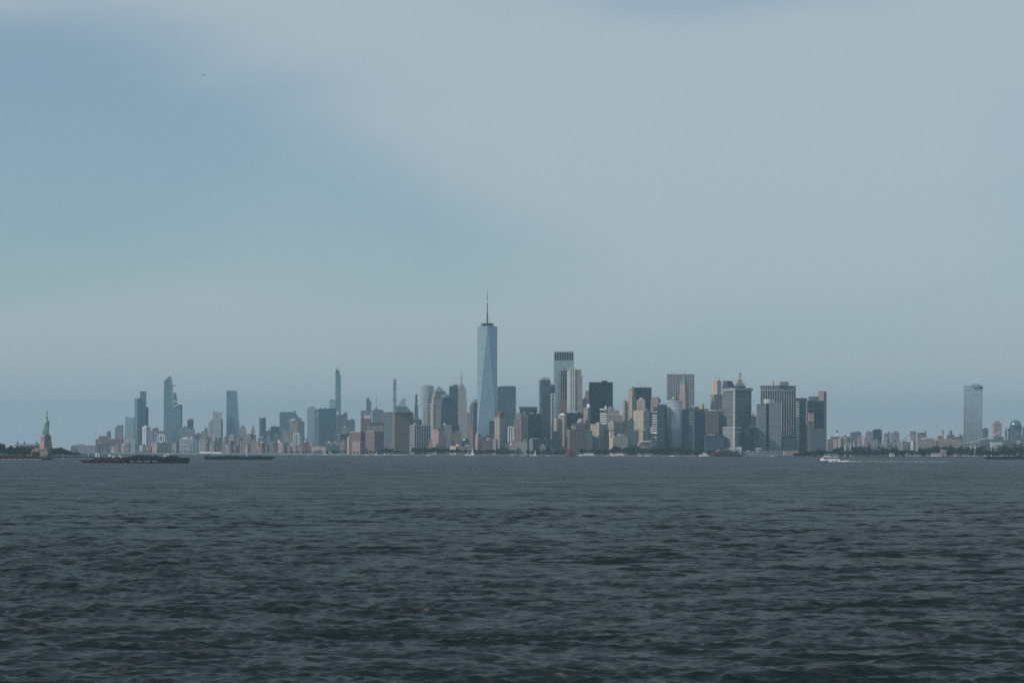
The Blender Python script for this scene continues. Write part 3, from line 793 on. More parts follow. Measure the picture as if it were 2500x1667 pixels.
bld('brick_tower', 'grey-brown apartment shaft with pale cap, behind the short peach tower', 7730, [(1254, 1273, 1022, 'blush')], [('box', 'roof_cap', 1260, 1272, 1008, 1022, 'grey')])
bld('apartment_tower', 'grey stone shaft with a white pinnacle beside the dark glass pair', 7740, [(1272.5, 1288, 1016, 'stone', dict(split=1275))], [('box', 'roof_cap', 1277, 1286, 1011, 1016, 'grey'), ('mast', 'pinnacle', 1279, 1002, 1011, 1.2, 'white')])
bld('office_block', 'wide grey slab with a thin overhanging roof', 8200, [(1268, 1311, 996, 'grey')], [('box', 'roof_slab', 1266.5, 1311.5, 992.5, 996, 'grey')])
bld('dark_cube', 'near-black glass cube below the wide grey slab roof', 8000, [(1296, 1311, 998, 'gblack')], clut=False)
bld('glass_block', 'dark teal glass block with a light corner strip', 7750, [(1287, 1322, 1010, 'gdark', dict(split=1291))])
bld('warehouse', 'square white-grey windowed box behind waterfront trees', 7600, [(1258, 1289, 1077.5, 'grey', dict(split=1286))], clut=False)
bld('brick_building', 'small pink house with white roof stripes behind the trees', 7590, [(1244, 1255, 1087, 'pink')], [('box', 'roof_cap', 1244.5, 1251, 1081, 1087, 'white')])
bld('glass_tower', 'tall slender dark glass tower with a curved top and bright edge', 7850, [(1315.5, 1343.5, 927, 'gteal', dict(split=1320))], [('frus', 'curved_top', 1317, 1342.5, 1319, 1339, 921.5, 927, 'grey'), ('bar', 'crane_jib', (1326, 921.5), (1330, 918.5), .5, 'steel'), ('box', 'painted_lit_edge', 1319.0, 1320.4, 929, 1012, 'pale')])  # pale strip paints in the sunlight on the tower's near edge
bld('glass_block', 'lower dark glass base building under the slender curved-top tower', 7700, [(1289, 1352, 1072, 'gdark')])
bld('glass_tower', 'blue-grey block peeping from behind the slender curved-top tower', 8150, [(1342, 1354, 941, 'slate')])
bld('slender_tower', 'needle-thin tower framed in white edges', 7800, [(1344, 1353.5, 960.5, 'grey', dict(split=1346))],
    [('box', 'roof_frame', 1344, 1353.5, 959.7, 961.5, 'white'), ('box', 'roof_frame', 1344, 1353.5, 968, 970, 'white'), ('poly', 'white_edge', [(1344, 960.5), (1345.6, 960.5), (1347.5, 1100), (1345.9, 1100)], 'white', 2.0, -9), ('poly', 'white_edge', [(1352, 960.5), (1353.4, 960.5), (1353.4, 1030), (1352, 1030)], 'white', 2.0, -9)], clut=False)
bld('office_tower', 'tall pale lavender tower with a dark arcaded crown', 8200, [(1351, 1400, 879, 'gpale'), (1351.3, 1399.7, 858.5, 'ribdark', dict(back=1))], [('box', 'roof_slab', 1352, 1399, 857.5, 859, 'grey'), ('bar', 'crane_jib', (1386, 858), (1393, 855.5), .6, 'steel')])
bld('glass_tower', 'dark ribbed glass shaft standing against the white ribbed tower', 8050, [(1366.5, 1384, 902, 'ribdark')])
bld('white_tower', 'white ribbed tower with stepped shoulders, brightest of the tall shafts', 7950,
    [(1384, 1421, 915, 'wribs'), (1384.5, 1391, 904, 'white', dict(ybot='g', back=-3)), (1389, 1403, 895.5, 'wribs', dict(ybot='g', back=-5)), (1402.5, 1418.5, 901, 'stone', dict(ybot='g', back=-2))], clut=False)
bld('brick_tower', 'hazy brown brick tower half hidden at the foot of the ribbed glass shaft', 7980, [(1366, 1384, 976, 'brown')])
bld('stone_tower', 'buff stone tower with a sunlit striped face beside a black block', 7720, [(1352, 1366, 1020, 'buff', dict(split=1358)), (1362.5, 1383, 1012, 'buff', dict(ybot='g', split=1377))], [('frus', 'roof', 1364, 1382, 1368, 1379, 1008.5, 1012, 'white')])
bld('dark_block', 'broad black block with a flat roof behind the brown ornate building', 7800, [(1377, 1423, 1007, 'gblack')])
bld('dark_building', 'dark arched-top building under the buff stone tower', 7640, [(1351, 1366.5, 1052, 'gdark')], [('dome', 'arched_roof', 1352, 1365.5, 1047.5, 1052, 'slate')])
bld('ornate_building', 'massive brown ornate building with turrets along its roof', 7620, [(1382, 1432.5, 1047, 'brown', dict(split=1391))],
    [('frus', 'turret', 1383, 1387, 1384.6, 1385.4, 1043, 1047, 'slate'), ('frus', 'turret', 1394, 1398, 1395.6, 1396.4, 1041, 1047, 'slate'), ('frus', 'turret', 1405, 1409, 1406.6, 1407.4, 1043, 1047, 'slate'), ('frus', 'turret', 1418, 1422, 1419.6, 1420.4, 1043, 1047, 'slate'), ('box', 'plant_room', 1395, 1406, 1038, 1047, 'stone')])
bld('arched_building', 'grey building with a rounded gable rising above the ornate brown one', 7700, [(1395, 1427, 1032, 'slate')], [('dome', 'rounded_gable', 1408, 1426, 1020, 1032, 'grey')])
bld('pink_tower', 'pink stone tower with white roof terrace beside the black monolith', 7850, [(1424, 1441, 994, 'pink', dict(split=1434))], [('box', 'roof_terrace', 1432, 1441, 985, 994, 'white')])
bld('small_tower', 'small pale tower peeping out beside the black monolith', 8300, [(1428, 1438, 954, 'blush')])
bld('dark_building', 'dark stepped rooftop next to the pink stone tower', 8050, [(1421, 1438, 973, 'slate')])
bld('black_tower', 'broad black monolith of dark steel and glass', 8100, [(1437, 1495.5, 931.5, 'gblack')], [('box', 'roof_cap', 1468.5, 1481.5, 928, 931.5, 'black')])
bld('banded_building', 'cream building with bright white floor bands before the black monolith', 7780, [(1464, 1492, 998, 'bands', dict(split=1480))], [('box', 'plant_room', 1476, 1481, 990, 998, 'white'), ('box', 'roof_slab', 1464, 1483, 996, 998, 'cream')])
bld('stepped_building', 'grey stone ziggurat stepping down towards the slim dark shaft', 7760, [(1480, 1520, 1012, 'stone'), (1482, 1512, 1000, 'stone'), (1484, 1501, 994, 'stone')])
bld('stone_building', 'grey stone office with an arched attic below the stone ziggurat', 7680, [(1484, 1521, 1029, 'stone', dict(split=1498))])
bld('stone_building', 'buff stone block with a deeply shaded side below the black monolith', 7640, [(1441.5, 1485, 1034, 'buff', dict(split=1462))])
bld('shaded_building', 'blue-grey block in full shade beside the buff stone block', 7620, [(1432, 1446, 1050, 'slate')])
bld('shaded_building', 'dark narrow block between buff stone block and the white arcaded palace', 7610, [(1472, 1487, 1046, 'gdark')])
def palace():
    r = bld('arcaded_palace', 'white stone palace with a row of tall arches and a corner tower', 7570, [(1487, 1531.5, 1066, 'cream', dict(split=1496)), (1492, 1529, 1062, 'stone', dict(split=1499))],
            [('box', 'corner_tower', 1487, 1499, 1051, 1066, 'cream'), ('frus', 'roof', 1505, 1526, 1508, 1523, 1057, 1063, 'grey')])
palace()
bld('slim_shaft', 'slim dark shaft with a pale lit edge beside the tall tapering buff tower', 7820, [(1518, 1534, 980.5, 'stone', dict(split=1524))])
bld('stone_tower', 'tall buff stone tower narrowing upward beside a black slab', 7850, [(1529, 1556, 1000, 'buff', dict(split=1543)), (1531, 1551, 965, 'buff', dict(split=1542)), (1534, 1548.5, 946, 'buff', dict(split=1543))], [('frus', 'pointed_roof', 1540, 1548, 1543.5, 1545, 941, 946, 'slate')])
bld('black_slab', 'flat-topped black slab carrying a crane jib on its roof', 8100, [(1546, 1590, 944, 'gblack')], [('bar', 'crane_jib', (1554, 932), (1568, 942), .5, 'steel'), ('bar', 'crane_mast', (1574.5, 944), (1574.5, 939), .7, 'steel')])
bld('ornate_tower', 'cream ornate tower with clock-like gable before the black slab', 7800, [(1554, 1574.5, 974, 'cream')], [('dome', 'gable', 1559, 1571, 969, 974, 'stone'), ('dome', 'clock_face_gable', 1561, 1568, 978, 983, 'slate')])
bld('cream_building', 'cream office block with a sunlit corner and tall dark windows', 7700, [(1546, 1585, 1000, 'cream', dict(split=1570))], [('frus', 'roof', 1570, 1583, 1573, 1580, 995.5, 1000, 'slate')])
bld('beige_tower', 'beige ribbed tower with chamfered crown next to the black slab', 7900, [(1588, 1612.5, 973, 'blush', dict(split=1606))], [('frus', 'chamfered_crown', 1588.5, 1612, 1592, 1608, 967.5, 973, 'brown')])
bld('striped_block', 'white and dark horizontally striped block stepping towards the park', 7640, [(1583, 1604.5, 1055, 'bands', dict(split=1603)), (1592, 1604.5, 1003, 'bands', dict(split=1603.6))], clut=False)
bld('small_building', 'small buff building with a dark side among shaded towers', 7620, [(1552, 1584, 1049, 'buff', dict(split=1569))])
bld('shaded_building', 'dark blue-green mid-rise in the shade behind park trees', 7630, [(1527, 1560, 1050, 'slate'), (1534, 1548, 1024, 'slate', dict(ybot=1050))])
bld('old_pier_house', 'low cream stone hall with a flat roof and end gables at the park edge', 7540, [(1557.5, 1591, 1077, 'cream', dict(split=1560))], [('frus', 'roof', 1559, 1590, 1564, 1587, 1073.5, 1077, 'stone')])
bld('dark_tower', 'dark blue flat-topped tower beside the shining cylinder tower', 7600, [(1604, 1628, 985.5, 'gdark', dict(split=1622))])

def cylinder_tower():
    D = 7620; X = PX(1648, D)
    root = tag(empty('cylinder_tower', (X, D, 0)), 'shining curved silver glass tower with a white ring roof', 'building')
    r = (PX(1668, D) - PX(1627.5, D)) / 2
    zt = PZ(1648, 975.5, D); zb = PZ(1648, 1090, D)
    m = MB(); m.lathe(0, r, [(r * .965, GZ), (r * .965, zt - .5)], 48); m.build('curved_glass', M['gsilver'], root, smooth=True)
    g = MB()
    for i in range(28):
        z = GZ + 3 + (zt - GZ - 6) * i / 28
        g.lathe(0, r, [(r * .972, z), (r * .972, z + 1.2)], 48)
    g.build('floor_lines', M['steel'], root, kind='stuff')
    m = MB(); m.lathe(0, r, [(r * 1.0, zt - 2.6), (r * 1.02, zt)], 40); m.build('white_ring', M['boatwhite'], root)
    m = MB(); m.lathe(0, r, [(r * .55, zt - .2), (r * .55, PZ(1648, 970, D))], 24); m.build('roof_drum', M['slate'], root)
    m = MB(); m.lathe(-r * .1, r, [(r * .14, zt), (r * .14, PZ(1648, 967, D))], 12); m.build('vent_stack', M['white'], root)
cylinder_tower()
bld('bank_tower', 'wide square tower covered by a fine steel and glass grid', 8150, [(1626, 1695, 911, 'grid')], [('bar', 'antenna', (1640, 911), (1640, 904), .4, 'steel'), ('bar', 'antenna', (1649, 911), (1650, 907), .4, 'steel'), ('bar', 'antenna', (1693.5, 911), (1693.5, 907), .4, 'steel')])
bld('spired_tower', 'slim stone tower with a steep green pyramid roof and needle', 8000, [(1658, 1681, 960, 'blush', dict(split=1672)), (1659.5, 1679.5, 936, 'blush', dict(split=1671))],
    [('frus', 'green_pyramid', 1660, 1679, 1668.6, 1671, 911, 936, 'copper'), ('mast', 'needle', 1669.8, 900, 912, .7, 'steel')])
bld('navy_tower', 'navy blue slab with a louvred middle beside the shining cylinder', 7640, [(1666, 1696, 996.5, 'gnavy'), (1680, 1695.5, 992, 'gbands', dict(ybot='g', back=-4))])
bld('navy_tower', 'solid navy blue slab between louvred slab and grey-brown block', 7660, [(1695, 1720, 996, 'gnavy'), (1696, 1706, 990, 'gnavy')], clut=False)
bld('stone_building', 'small sunlit yellowish rooftop temple above navy slabs', 8000, [(1704, 1731, 995, 'brown'), (1705, 1719, 985, 'cream', dict(split=1714))], [('box', 'lantern', 1712.5, 1717, 979, 985, 'yellow')])
bld('stone_tower', 'tall sunlit stone tower under repair with cranes on its roof', 8050, [(1733, 1763, 960, 'stone', dict(split=1742)), (1737.5, 1760, 926.5, 'cream', dict(split=1749.5))],
    [('bar', 'crane_mast', (1746, 927), (1745.5, 919), .8, 'steel'), ('bar', 'crane_jib', (1745.5, 920), (1741, 907.5), .55, 'steel'), ('bar', 'crane_mast', (1755.5, 927), (1755.5, 916.5), .7, 'steel'), ('bar', 'crane_jib', (1745.5, 922), (1750, 918), .5, 'steel')], clut=True)
bld('office_block', 'grey-brown office block with a fringed roof between navy slab and corner-striped tower', 7640, [(1720, 1754, 1000, 'bgrid')], [('box', 'roof_fringe', 1728, 1749, 998.5, 1000, 'white')])
bld('office_block', 'dark filler block squeezed beside the flared cornice tower', 7660, [(1751, 1767, 1000, 'slate')])
bld('shaded_building', 'deep blue shaded block behind the ferry slip', 7540, [(1720, 1768, 1060, 'gnavy')])
bld('flared_tower', 'tower with a pale lit face, dark wide face and flared cornice', 7620, [(1763, 1834, 950, 'dgrid', dict(split=1791))],
    [('box', 'flared_cornice', 1760.5, 1837, 944.5, 950.5, 'grey'), ('frus', 'mansard_roof', 1762, 1797, 1765, 1785, 927, 944.5, 'dgrey'), ('box', 'rear_parapet', 1790, 1819, 939, 944.5, 'dgrey')])
bld('corner_annex', 'square white-striped annex with pale corner columns below the flared tower', 7540, [(1765, 1811, 1040.5, 'grey', dict(split=1790))],
    [('poly', 'corner_column', [(1787.8, 950), (1791.4, 950), (1791.4, 1092), (1787.8, 1092)], 'white', 3.0, -32), ('box', 'white_band', 1764, 1812, 1040, 1042, 'white'), ('box', 'white_band', 1764, 1812, 1051, 1053, 'white')])
bld('spired_tower', 'stone skyscraper with stepped shoulders and a pointed lantern', 8100, [(1792, 1819, 945, 'stone'), (1795, 1817, 932, 'stone'), (1799, 1812, 924, 'stone')],
    [('frus', 'lantern', 1800.5, 1811, 1802, 1809.5, 912, 924, 'pale'), ('dome', 'pointed_cap', 1802, 1809.5, 905, 912, 'grey'), ('mast', 'needle', 1805.8, 902.5, 905.5, .5, 'steel')], clut=False)
bld('dark_block', 'low wide dark blue-green annex with thin pale edges', 7560, [(1810, 1851, 1040.5, 'gdark')], [('box', 'pale_band', 1811, 1850, 1050.5, 1052, 'grey')], clut=True)
bld('shaded_building', 'small dim stone rooftops in the gap beside the flared tower', 7900, [(1833, 1848, 1012, 'slate'), (1835, 1841, 1006, 'stone')])
bld('green_grey_slab', 'grey-green tower in two slabs joined by a dark slot, drum on top', 7600, [(1846, 1870, 983, 'mgrid'), (1874.5, 1907, 979.5, 'mgrid', dict(ybot='g', back=0)), (1869.5, 1875, 982, 'gblack', dict(ybot='g', back=5))],
    [('cyl', 'roof_drum', 1864, 1889, 971, 981, 'pale')], clut=False)
bld('brown_tower', 'wide brown tower with white vertical piers and a pale crown', 7800, [(1854.5, 1942.5, 948.5, 'wpier', dict(split=1855.8)), (1854.5, 1942.5, 937.5, 'grid', dict(split=1855.8, back=1))], [('box', 'penthouse', 1897, 1924, 928.5, 937.5, 'stone'), ('box', 'chimney', 1886, 1888.5, 927.5, 937.5, 'brown')], clut=False)
bld('brown_annex', 'dark banded base building under the brown tower', 7620, [(1907, 1942, 1060, 'gbands')])
bld('balcony_tower', 'dark teal tower with rows of white balcony strips at its corners', 7650, [(1941, 1970, 968, 'gdark'), (1942.5, 1951, 976, 'bands', dict(ybot='g', back=-5)), (1966.5, 1970, 976, 'bands', dict(ybot='g', back=-5))], clut=False)
bld('dark_tower', 'near-black green tower with a rooftop box, next to the balcony tower', 7700, [(1969, 2011, 974.5, 'gdark')], [('box', 'roof_box', 1974, 1997, 964, 974.5, 'slate')])
bld('pink_tower', 'pale pink slender brick tower at the end of the dense skyline', 7760, [(1996, 2017.5, 951.5, 'blush', dict(split=2010))], [('box', 'roof_cap', 1997, 2008, 950, 951.5, 'pink')])
bld('shaded_building', 'lower blue-grey slab before the near-black green tower', 7600, [(1973, 2018, 1046, 'slate')])
bld('stepped_building', 'small pale ziggurat-topped block between dark towers', 7620, [(1971, 1988, 1024, 'bgrid'), (1972, 1987, 1004.5, 'blush')], clut=False)
bld('ferry_terminal', 'white ferry terminal with slanting roof and square tower at the water', 7420, [(1768, 1800, 1096, 'gteal')],
    [('poly', 'slanting_roof', [(1768, 1093), (1801, 1096), (1801, 1089.5), (1795, 1089.5)], 'pale', 34), ('box', 'end_tower', 1800, 1810, 1088, 1111, 'white')], cat='terminal')
bld('pier_building', 'long low greenish old ferry house with an arched centre', 7430, [(1811, 1910, 1098, 'mgrid', dict(depth=30))],
    [('box', 'roof_sign_panel', 1846, 1859, 1090, 1093, 'pale'), ('dome', 'arched_gate', 1823, 1832, 1096, 1098.5, 'grey'), ('dome', 'arched_gate', 1845, 1857, 1095, 1098.5, 'grey')], cat='terminal')
bld('pier_shed', 'pinkish brick pier shed at the water by the old ferry house', 7400, [(1911, 1949, 1097, 'pink')], clut=False)
bld('shed', 'low dim shed under trees at the tip of the waterfront', 7420, [(1949, 2012, 1103, 'slate')], clut=False)
# ---- across the east river
bld('chimney_house', 'brick power house with a red and white chimney', 10500, [(2036, 2051, 1061, 'brown')], [('frus', 'white_chimney', 2039.5, 2046.5, 2040.5, 2045.5, 1052, 1061, 'white'), ('frus', 'red_chimney_top', 2040.5, 2045.5, 2041, 2045, 1046.5, 1052, 'terracotta')])
bld('brick_building', 'small brick block with a slim white steeple by the chimney house', 10300, [(2019, 2036, 1068, 'brown'), (2027, 2036, 1062, 'brown')], [('frus', 'steeple', 2020.5, 2024, 2022, 2022.6, 1060, 1068, 'white')])
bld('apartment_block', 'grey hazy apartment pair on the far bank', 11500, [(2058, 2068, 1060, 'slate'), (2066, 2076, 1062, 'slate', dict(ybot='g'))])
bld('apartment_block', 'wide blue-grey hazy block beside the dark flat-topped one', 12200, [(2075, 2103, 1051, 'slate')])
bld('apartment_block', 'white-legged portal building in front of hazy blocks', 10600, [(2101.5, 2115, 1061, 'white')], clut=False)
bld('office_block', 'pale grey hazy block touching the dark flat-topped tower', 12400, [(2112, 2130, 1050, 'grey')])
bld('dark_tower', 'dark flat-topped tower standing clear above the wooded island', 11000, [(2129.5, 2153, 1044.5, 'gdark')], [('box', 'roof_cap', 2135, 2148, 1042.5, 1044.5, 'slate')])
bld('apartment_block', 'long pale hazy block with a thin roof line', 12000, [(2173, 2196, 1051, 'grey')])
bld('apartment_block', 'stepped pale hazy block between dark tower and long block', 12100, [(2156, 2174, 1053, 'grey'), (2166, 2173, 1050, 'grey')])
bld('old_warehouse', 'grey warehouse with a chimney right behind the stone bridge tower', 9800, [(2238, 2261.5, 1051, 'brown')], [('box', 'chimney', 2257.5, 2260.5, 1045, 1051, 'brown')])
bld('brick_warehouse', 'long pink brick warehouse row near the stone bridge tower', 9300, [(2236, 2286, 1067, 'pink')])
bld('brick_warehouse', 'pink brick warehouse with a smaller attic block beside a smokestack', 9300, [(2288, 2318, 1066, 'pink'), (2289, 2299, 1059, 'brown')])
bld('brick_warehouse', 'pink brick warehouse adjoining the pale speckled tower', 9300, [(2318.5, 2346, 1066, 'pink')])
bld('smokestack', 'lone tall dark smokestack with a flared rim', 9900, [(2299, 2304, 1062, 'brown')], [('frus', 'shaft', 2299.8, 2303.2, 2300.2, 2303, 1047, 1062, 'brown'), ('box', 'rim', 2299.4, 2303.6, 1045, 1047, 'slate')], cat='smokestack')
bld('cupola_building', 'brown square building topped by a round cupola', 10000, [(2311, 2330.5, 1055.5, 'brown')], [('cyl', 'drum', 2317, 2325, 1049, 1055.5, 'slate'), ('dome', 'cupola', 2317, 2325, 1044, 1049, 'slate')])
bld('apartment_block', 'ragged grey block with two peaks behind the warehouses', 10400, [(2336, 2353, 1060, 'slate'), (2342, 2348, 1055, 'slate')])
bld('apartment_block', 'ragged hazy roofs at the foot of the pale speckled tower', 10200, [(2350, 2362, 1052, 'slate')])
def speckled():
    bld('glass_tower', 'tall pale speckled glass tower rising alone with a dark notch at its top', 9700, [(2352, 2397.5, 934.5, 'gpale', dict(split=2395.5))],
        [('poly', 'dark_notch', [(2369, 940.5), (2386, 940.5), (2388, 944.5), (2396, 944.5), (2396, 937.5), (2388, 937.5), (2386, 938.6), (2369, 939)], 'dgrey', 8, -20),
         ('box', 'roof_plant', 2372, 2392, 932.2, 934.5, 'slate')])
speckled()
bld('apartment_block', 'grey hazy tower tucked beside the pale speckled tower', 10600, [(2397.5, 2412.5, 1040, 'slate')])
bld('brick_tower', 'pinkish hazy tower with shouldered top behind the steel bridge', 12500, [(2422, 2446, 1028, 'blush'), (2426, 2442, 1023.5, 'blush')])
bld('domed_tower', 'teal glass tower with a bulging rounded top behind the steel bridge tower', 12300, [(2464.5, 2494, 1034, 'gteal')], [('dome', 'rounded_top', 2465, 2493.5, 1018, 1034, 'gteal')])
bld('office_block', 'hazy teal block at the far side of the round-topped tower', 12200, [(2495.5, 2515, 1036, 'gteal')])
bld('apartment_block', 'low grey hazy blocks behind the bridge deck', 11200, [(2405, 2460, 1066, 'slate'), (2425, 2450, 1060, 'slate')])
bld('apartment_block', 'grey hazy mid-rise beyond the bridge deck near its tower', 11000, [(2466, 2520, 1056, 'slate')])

# ------------------------------------------------------------------ low-rise infill: every house its own object
def low_rise(x, w, ytop, D, style, label, group, r):
    core, trim, fp, bay, bs, ps = ST[style]
    X, Y, th, a, b = frame(x, x + w, D, x + w * r.uniform(.25, .75) if r.random() < .45 else None, ytop)
    z1 = max(PZ(x, ytop, D), 9)
    m = MB((0, 0, math.cos(th), math.sin(th)))
    m.box(.5, a - .5, .5, b - .5, 0, z1 - .6, 0)
    k = max(1, D / 8600); fp = (fp or 4) * k; bay = (bay or 5) * k
    for i in range(int((z1 - 1.8) / fp)):
        m.box(.14, a - .14, .14, b - .14, i * fp + .05, i * fp + fp * max(bs, .35), 1)
    for L, side in ((a, 0), (b, 1), (b, 2)):
        n = max(2, int(round(L / bay))); q = L / n * max(ps, .35)
        for i in range(n + 1):
            p = min(max(i * L / n, q / 2 + .04), L - q / 2 - .04)
            if side == 0: m.box(p - q / 2, p + q / 2, 0, .9, 0, z1 - 1.3, 1)
            elif side == 1: m.box(.02, .9, p - q / 2 + .03, p + q / 2 + .03, 0, z1 - 1.3, 1)
            else: m.box(a - .9, a - .02, p - q / 2 + .03, p + q / 2 + .03, 0, z1 - 1.3, 1)
    m.box(-.08, a + .08, -.08, b + .08, z1 - 1.5, z1, 1)
    for i in range(r.choice((1, 1, 2, 3))):
        ww = r.uniform(.15, .4) * a; dd = r.uniform(.2, .45) * b; p = r.uniform(.08, .9 - ww / a) * a; q = r.uniform(.1, .5) * b
        m.box(p, p + ww, q, q + dd, z1 - .3, z1 + r.uniform(2, 6), 2)
    if r.random() < .25:
        p, q = r.uniform(.2, .8) * a, r.uniform(.3, .7) * b
        m.lathe(p, q, [(1.9, z1), (1.9, z1 + 5), (.1, z1 + 6.6)], 8, 2)
    roofm = r.choice(('white', 'grey', 'slate', 'pale', 'brown', 'dgrey'))
    o = m.build('low_rise_building', [M[core], M[trim], M[roofm]], loc=(X, D, GZ))
    size = ('narrow ' if w < 9.5 else 'wide ' if w > 14 else '') + ('low ' if z1 < 28 else 'tall ' if z1 > 55 else '')
    tint = dict(brick='red brick', pink='pink brick', grey='grey', pale='pale', slate='slate grey', blush='dusty pink', brown='brown', buff='buff', stone='stone', gdark='dark glass', gteal='teal glass')[style]
    rf = dict(white=' with white roof huts', pale=' with pale roof huts', brown=' with brown roof huts', dgrey=' with dark roof huts').get(roofm, '')
    tag(o, size + tint + ' block' + rf + ' ' + near(label, x + w / 2), 'building', group)

def near(tab, x):
    return min(tab, key=lambda t: abs(t[0] - x))[1]
RIVER = [(240, 'below the stepped brick mass'), (290, 'below the dark-capped concrete tower'), (318, 'below the pale blue glass block'), (345, 'beside the glass-roofed pier hall'), (380, 'beside the wide pink warehouse'), (410, 'below the sharp-topped tower'), (430, 'below the white-triangle roof'), (465, 'behind the pier shed'),
         (500, 'beside the bright peach slab'), (530, 'behind the white-roofed pier shed'), (560, 'below the tapering blue tower'), (595, 'below the green copper dome'), (628, 'beside the pale steeple'), (660, 'near the dark glass slab'), (690, 'below the slope-shouldered tower'), (725, 'below the pink rounded building'), (755, 'beside the buff ventilation box'),
         (790, 'below the broad glass slab'), (825, 'below the slim unfinished supertall'), (850, 'beside the stepped red complex'), (1190, 'below the cut-off copper pyramid'), (1220, 'below the red-domed tower'), (1250, 'beside the short striped peach tower'), (1285, 'behind the white-grey windowed box'), (1330, 'below the slender curved-top tower'), (1365, 'below the buff striped tower'), (1405, 'behind the brown ornate building'),
         (1445, 'below the black monolith'), (1480, 'below the white-banded building'), (1510, 'behind the white arcaded palace'), (1545, 'below the tall tapering buff tower'), (1570, 'below the cream ornate tower'), (1600, 'beside the striped white block'), (1645, 'behind the shining cylinder'), (1690, 'below the navy slabs'),
         (2030, 'near the red and white chimney'), (2065, 'below the grey hazy pair'), (2090, 'below the wide blue-grey block'), (2115, 'near the white-legged portal'), (2142, 'below the dark flat-topped tower'), (2185, 'below the long pale block'), (2225, 'by the stone bridge tower'), (2260, 'beside the long pink warehouse'), (2302, 'below the lone smokestack'), (2330, 'below the round cupola'), (2375, 'at the foot of the speckled tower'), (2430, 'below the steel bridge cables'), (2460, 'by the steel bridge tower'), (2490, 'below the round-topped teal tower')]
FAR = [(480, 'dimly behind the pier sheds'), (530, 'dimly below the crowned grey tower'), (570, 'dimly beside the tapering blue tower'), (617, 'dimly near the pointed pink tower'), (640, 'dimly below the twin-topped tower'), (670, 'dimly below the dark glass slab'), (710, 'dimly below the slope-shouldered tower'), (760, 'dimly beside the broad glass slab')]
def infill(x0, x1, n, D0, D1, y0, y1, w0, w1, styles, label, group, seed):
    r = random.Random(seed)
    for i in range(n):
        x = x0 + (x1 - x0) * (i + r.random()) / n
        t = r.random()
        low_rise(x, r.uniform(w0, w1), y0 + (y1 - y0) * t, D0 + (D1 - D0) * (1 - t) * .8 + r.uniform(0, .2) * (D1 - D0), r.choice(styles), label, group, r)
infill(236, 480, 20, 9500, 10600, 1098, 1086, 7, 16, ('grey', 'brick', 'pale', 'slate', 'pink'), RIVER, 'low roofs below the hazy glass towers', 1)
infill(470, 760, 46, 9000, 10500, 1103, 1078, 6, 17, ('brick', 'pink', 'grey', 'slate', 'blush', 'brown', 'pale', 'buff'), RIVER, 'crowded low roofs along the river', 2)
infill(470, 770, 24, 10600, 11800, 1076, 1062, 8, 18, ('slate', 'grey', 'slate', 'blush', 'gteal'), FAR, 'hazy blocks at the feet of the distant towers', 3)
infill(700, 860, 14, 8700, 9600, 1098, 1076, 8, 18, ('brick', 'slate', 'grey', 'pink'), RIVER, 'crowded low roofs along the river', 4)
infill(1180, 1440, 14, 7640, 7700, 1092, 1068, 8, 16, ('brown', 'slate', 'blush', 'grey'), RIVER, 'low blocks behind the waterfront trees', 5)
infill(1440, 1720, 14, 7640, 7720, 1085, 1040, 9, 18, ('slate', 'stone', 'gdark', 'buff', 'grey'), RIVER, 'mid-rise blocks wedged between towers', 6)
infill(2018, 2235, 26, 9700, 11000, 1082, 1063, 7, 16, ('brown', 'grey', 'slate', 'pink', 'blush'), RIVER, 'jumble of low blocks across the strait', 7)
infill(2235, 2520, 22, 9400, 10600, 1083, 1068, 8, 20, ('brown', 'slate', 'pink', 'slate'), RIVER, 'low blocks beneath the bridges', 8)

# ------------------------------------------------------------------ trees
def leaf_mat(name, c):
    m, nt, b = new_mat(name)
    oi = nt.nodes.new('ShaderNodeNewGeometry')
    mr_ = nt.nodes.new('ShaderNodeMapRange'); nt.links.new(oi.outputs['Random Per Island'], mr_.inputs['Value'])
    mr_.inputs['To Min'].default_value = .55; mr_.inputs['To Max'].default_value = 1.5
    mu = nt.nodes.new('ShaderNodeMix'); mu.data_type = 'RGBA'; mu.blend_type = 'MULTIPLY'; mu.inputs['Factor'].default_value = 1
    mu.inputs['A'].default_value = (*c, 1); nt.links.new(mr_.outputs[0], mu.inputs['B'])
    nt.links.new(mu.outputs['Result'], b.inputs['Base Color'])
    b.inputs['Roughness'].default_value = .7; b.inputs['Specular IOR Level'].default_value = .2
    return m
M['leaf'] = leaf_mat('dark_foliage', (.026, .037, .022))
M['leaf2'] = leaf_mat('mid_foliage', (.034, .047, .026))
M['bark'] = solid('bark', (.10, .085, .07))

def crown_faces(mb, cx, cy, zc, rx, rz, n, r, s):
    blobs = [(cx + r.uniform(-.55, .55) * rx, cy + r.uniform(-.55, .55) * rx, zc + r.uniform(-.45, .5) * rz, r.uniform(.38, .62)) for _ in range(7)]
    for i in range(n):
        bx, by, bz, k = blobs[i % 7]
        d = Vector((r.gauss(0, 1), r.gauss(0, 1), r.gauss(0, 1))).normalized() * (r.random() ** .4)
        p = Vector((bx + d.x * rx * k, by + d.y * rx * k, bz + d.z * rz * k))
        u = Vector((r.gauss(0, 1), r.gauss(0, 1), r.gauss(0, 1))).normalized()
        w = u.cross(Vector((r.gauss(0, 1), r.gauss(0, 1), r.gauss(0, 1)))).normalized()
        q = s * r.uniform(.6, 1.3)
        k0 = len(mb.v)
        mb.v += [tuple(p + u * q), tuple(p + w * q * .7), tuple(p - u * q), tuple(p - w * q * .7)]
        mb.f.append((k0, k0 + 1, k0 + 2, k0 + 3)); mb.m.append(0)

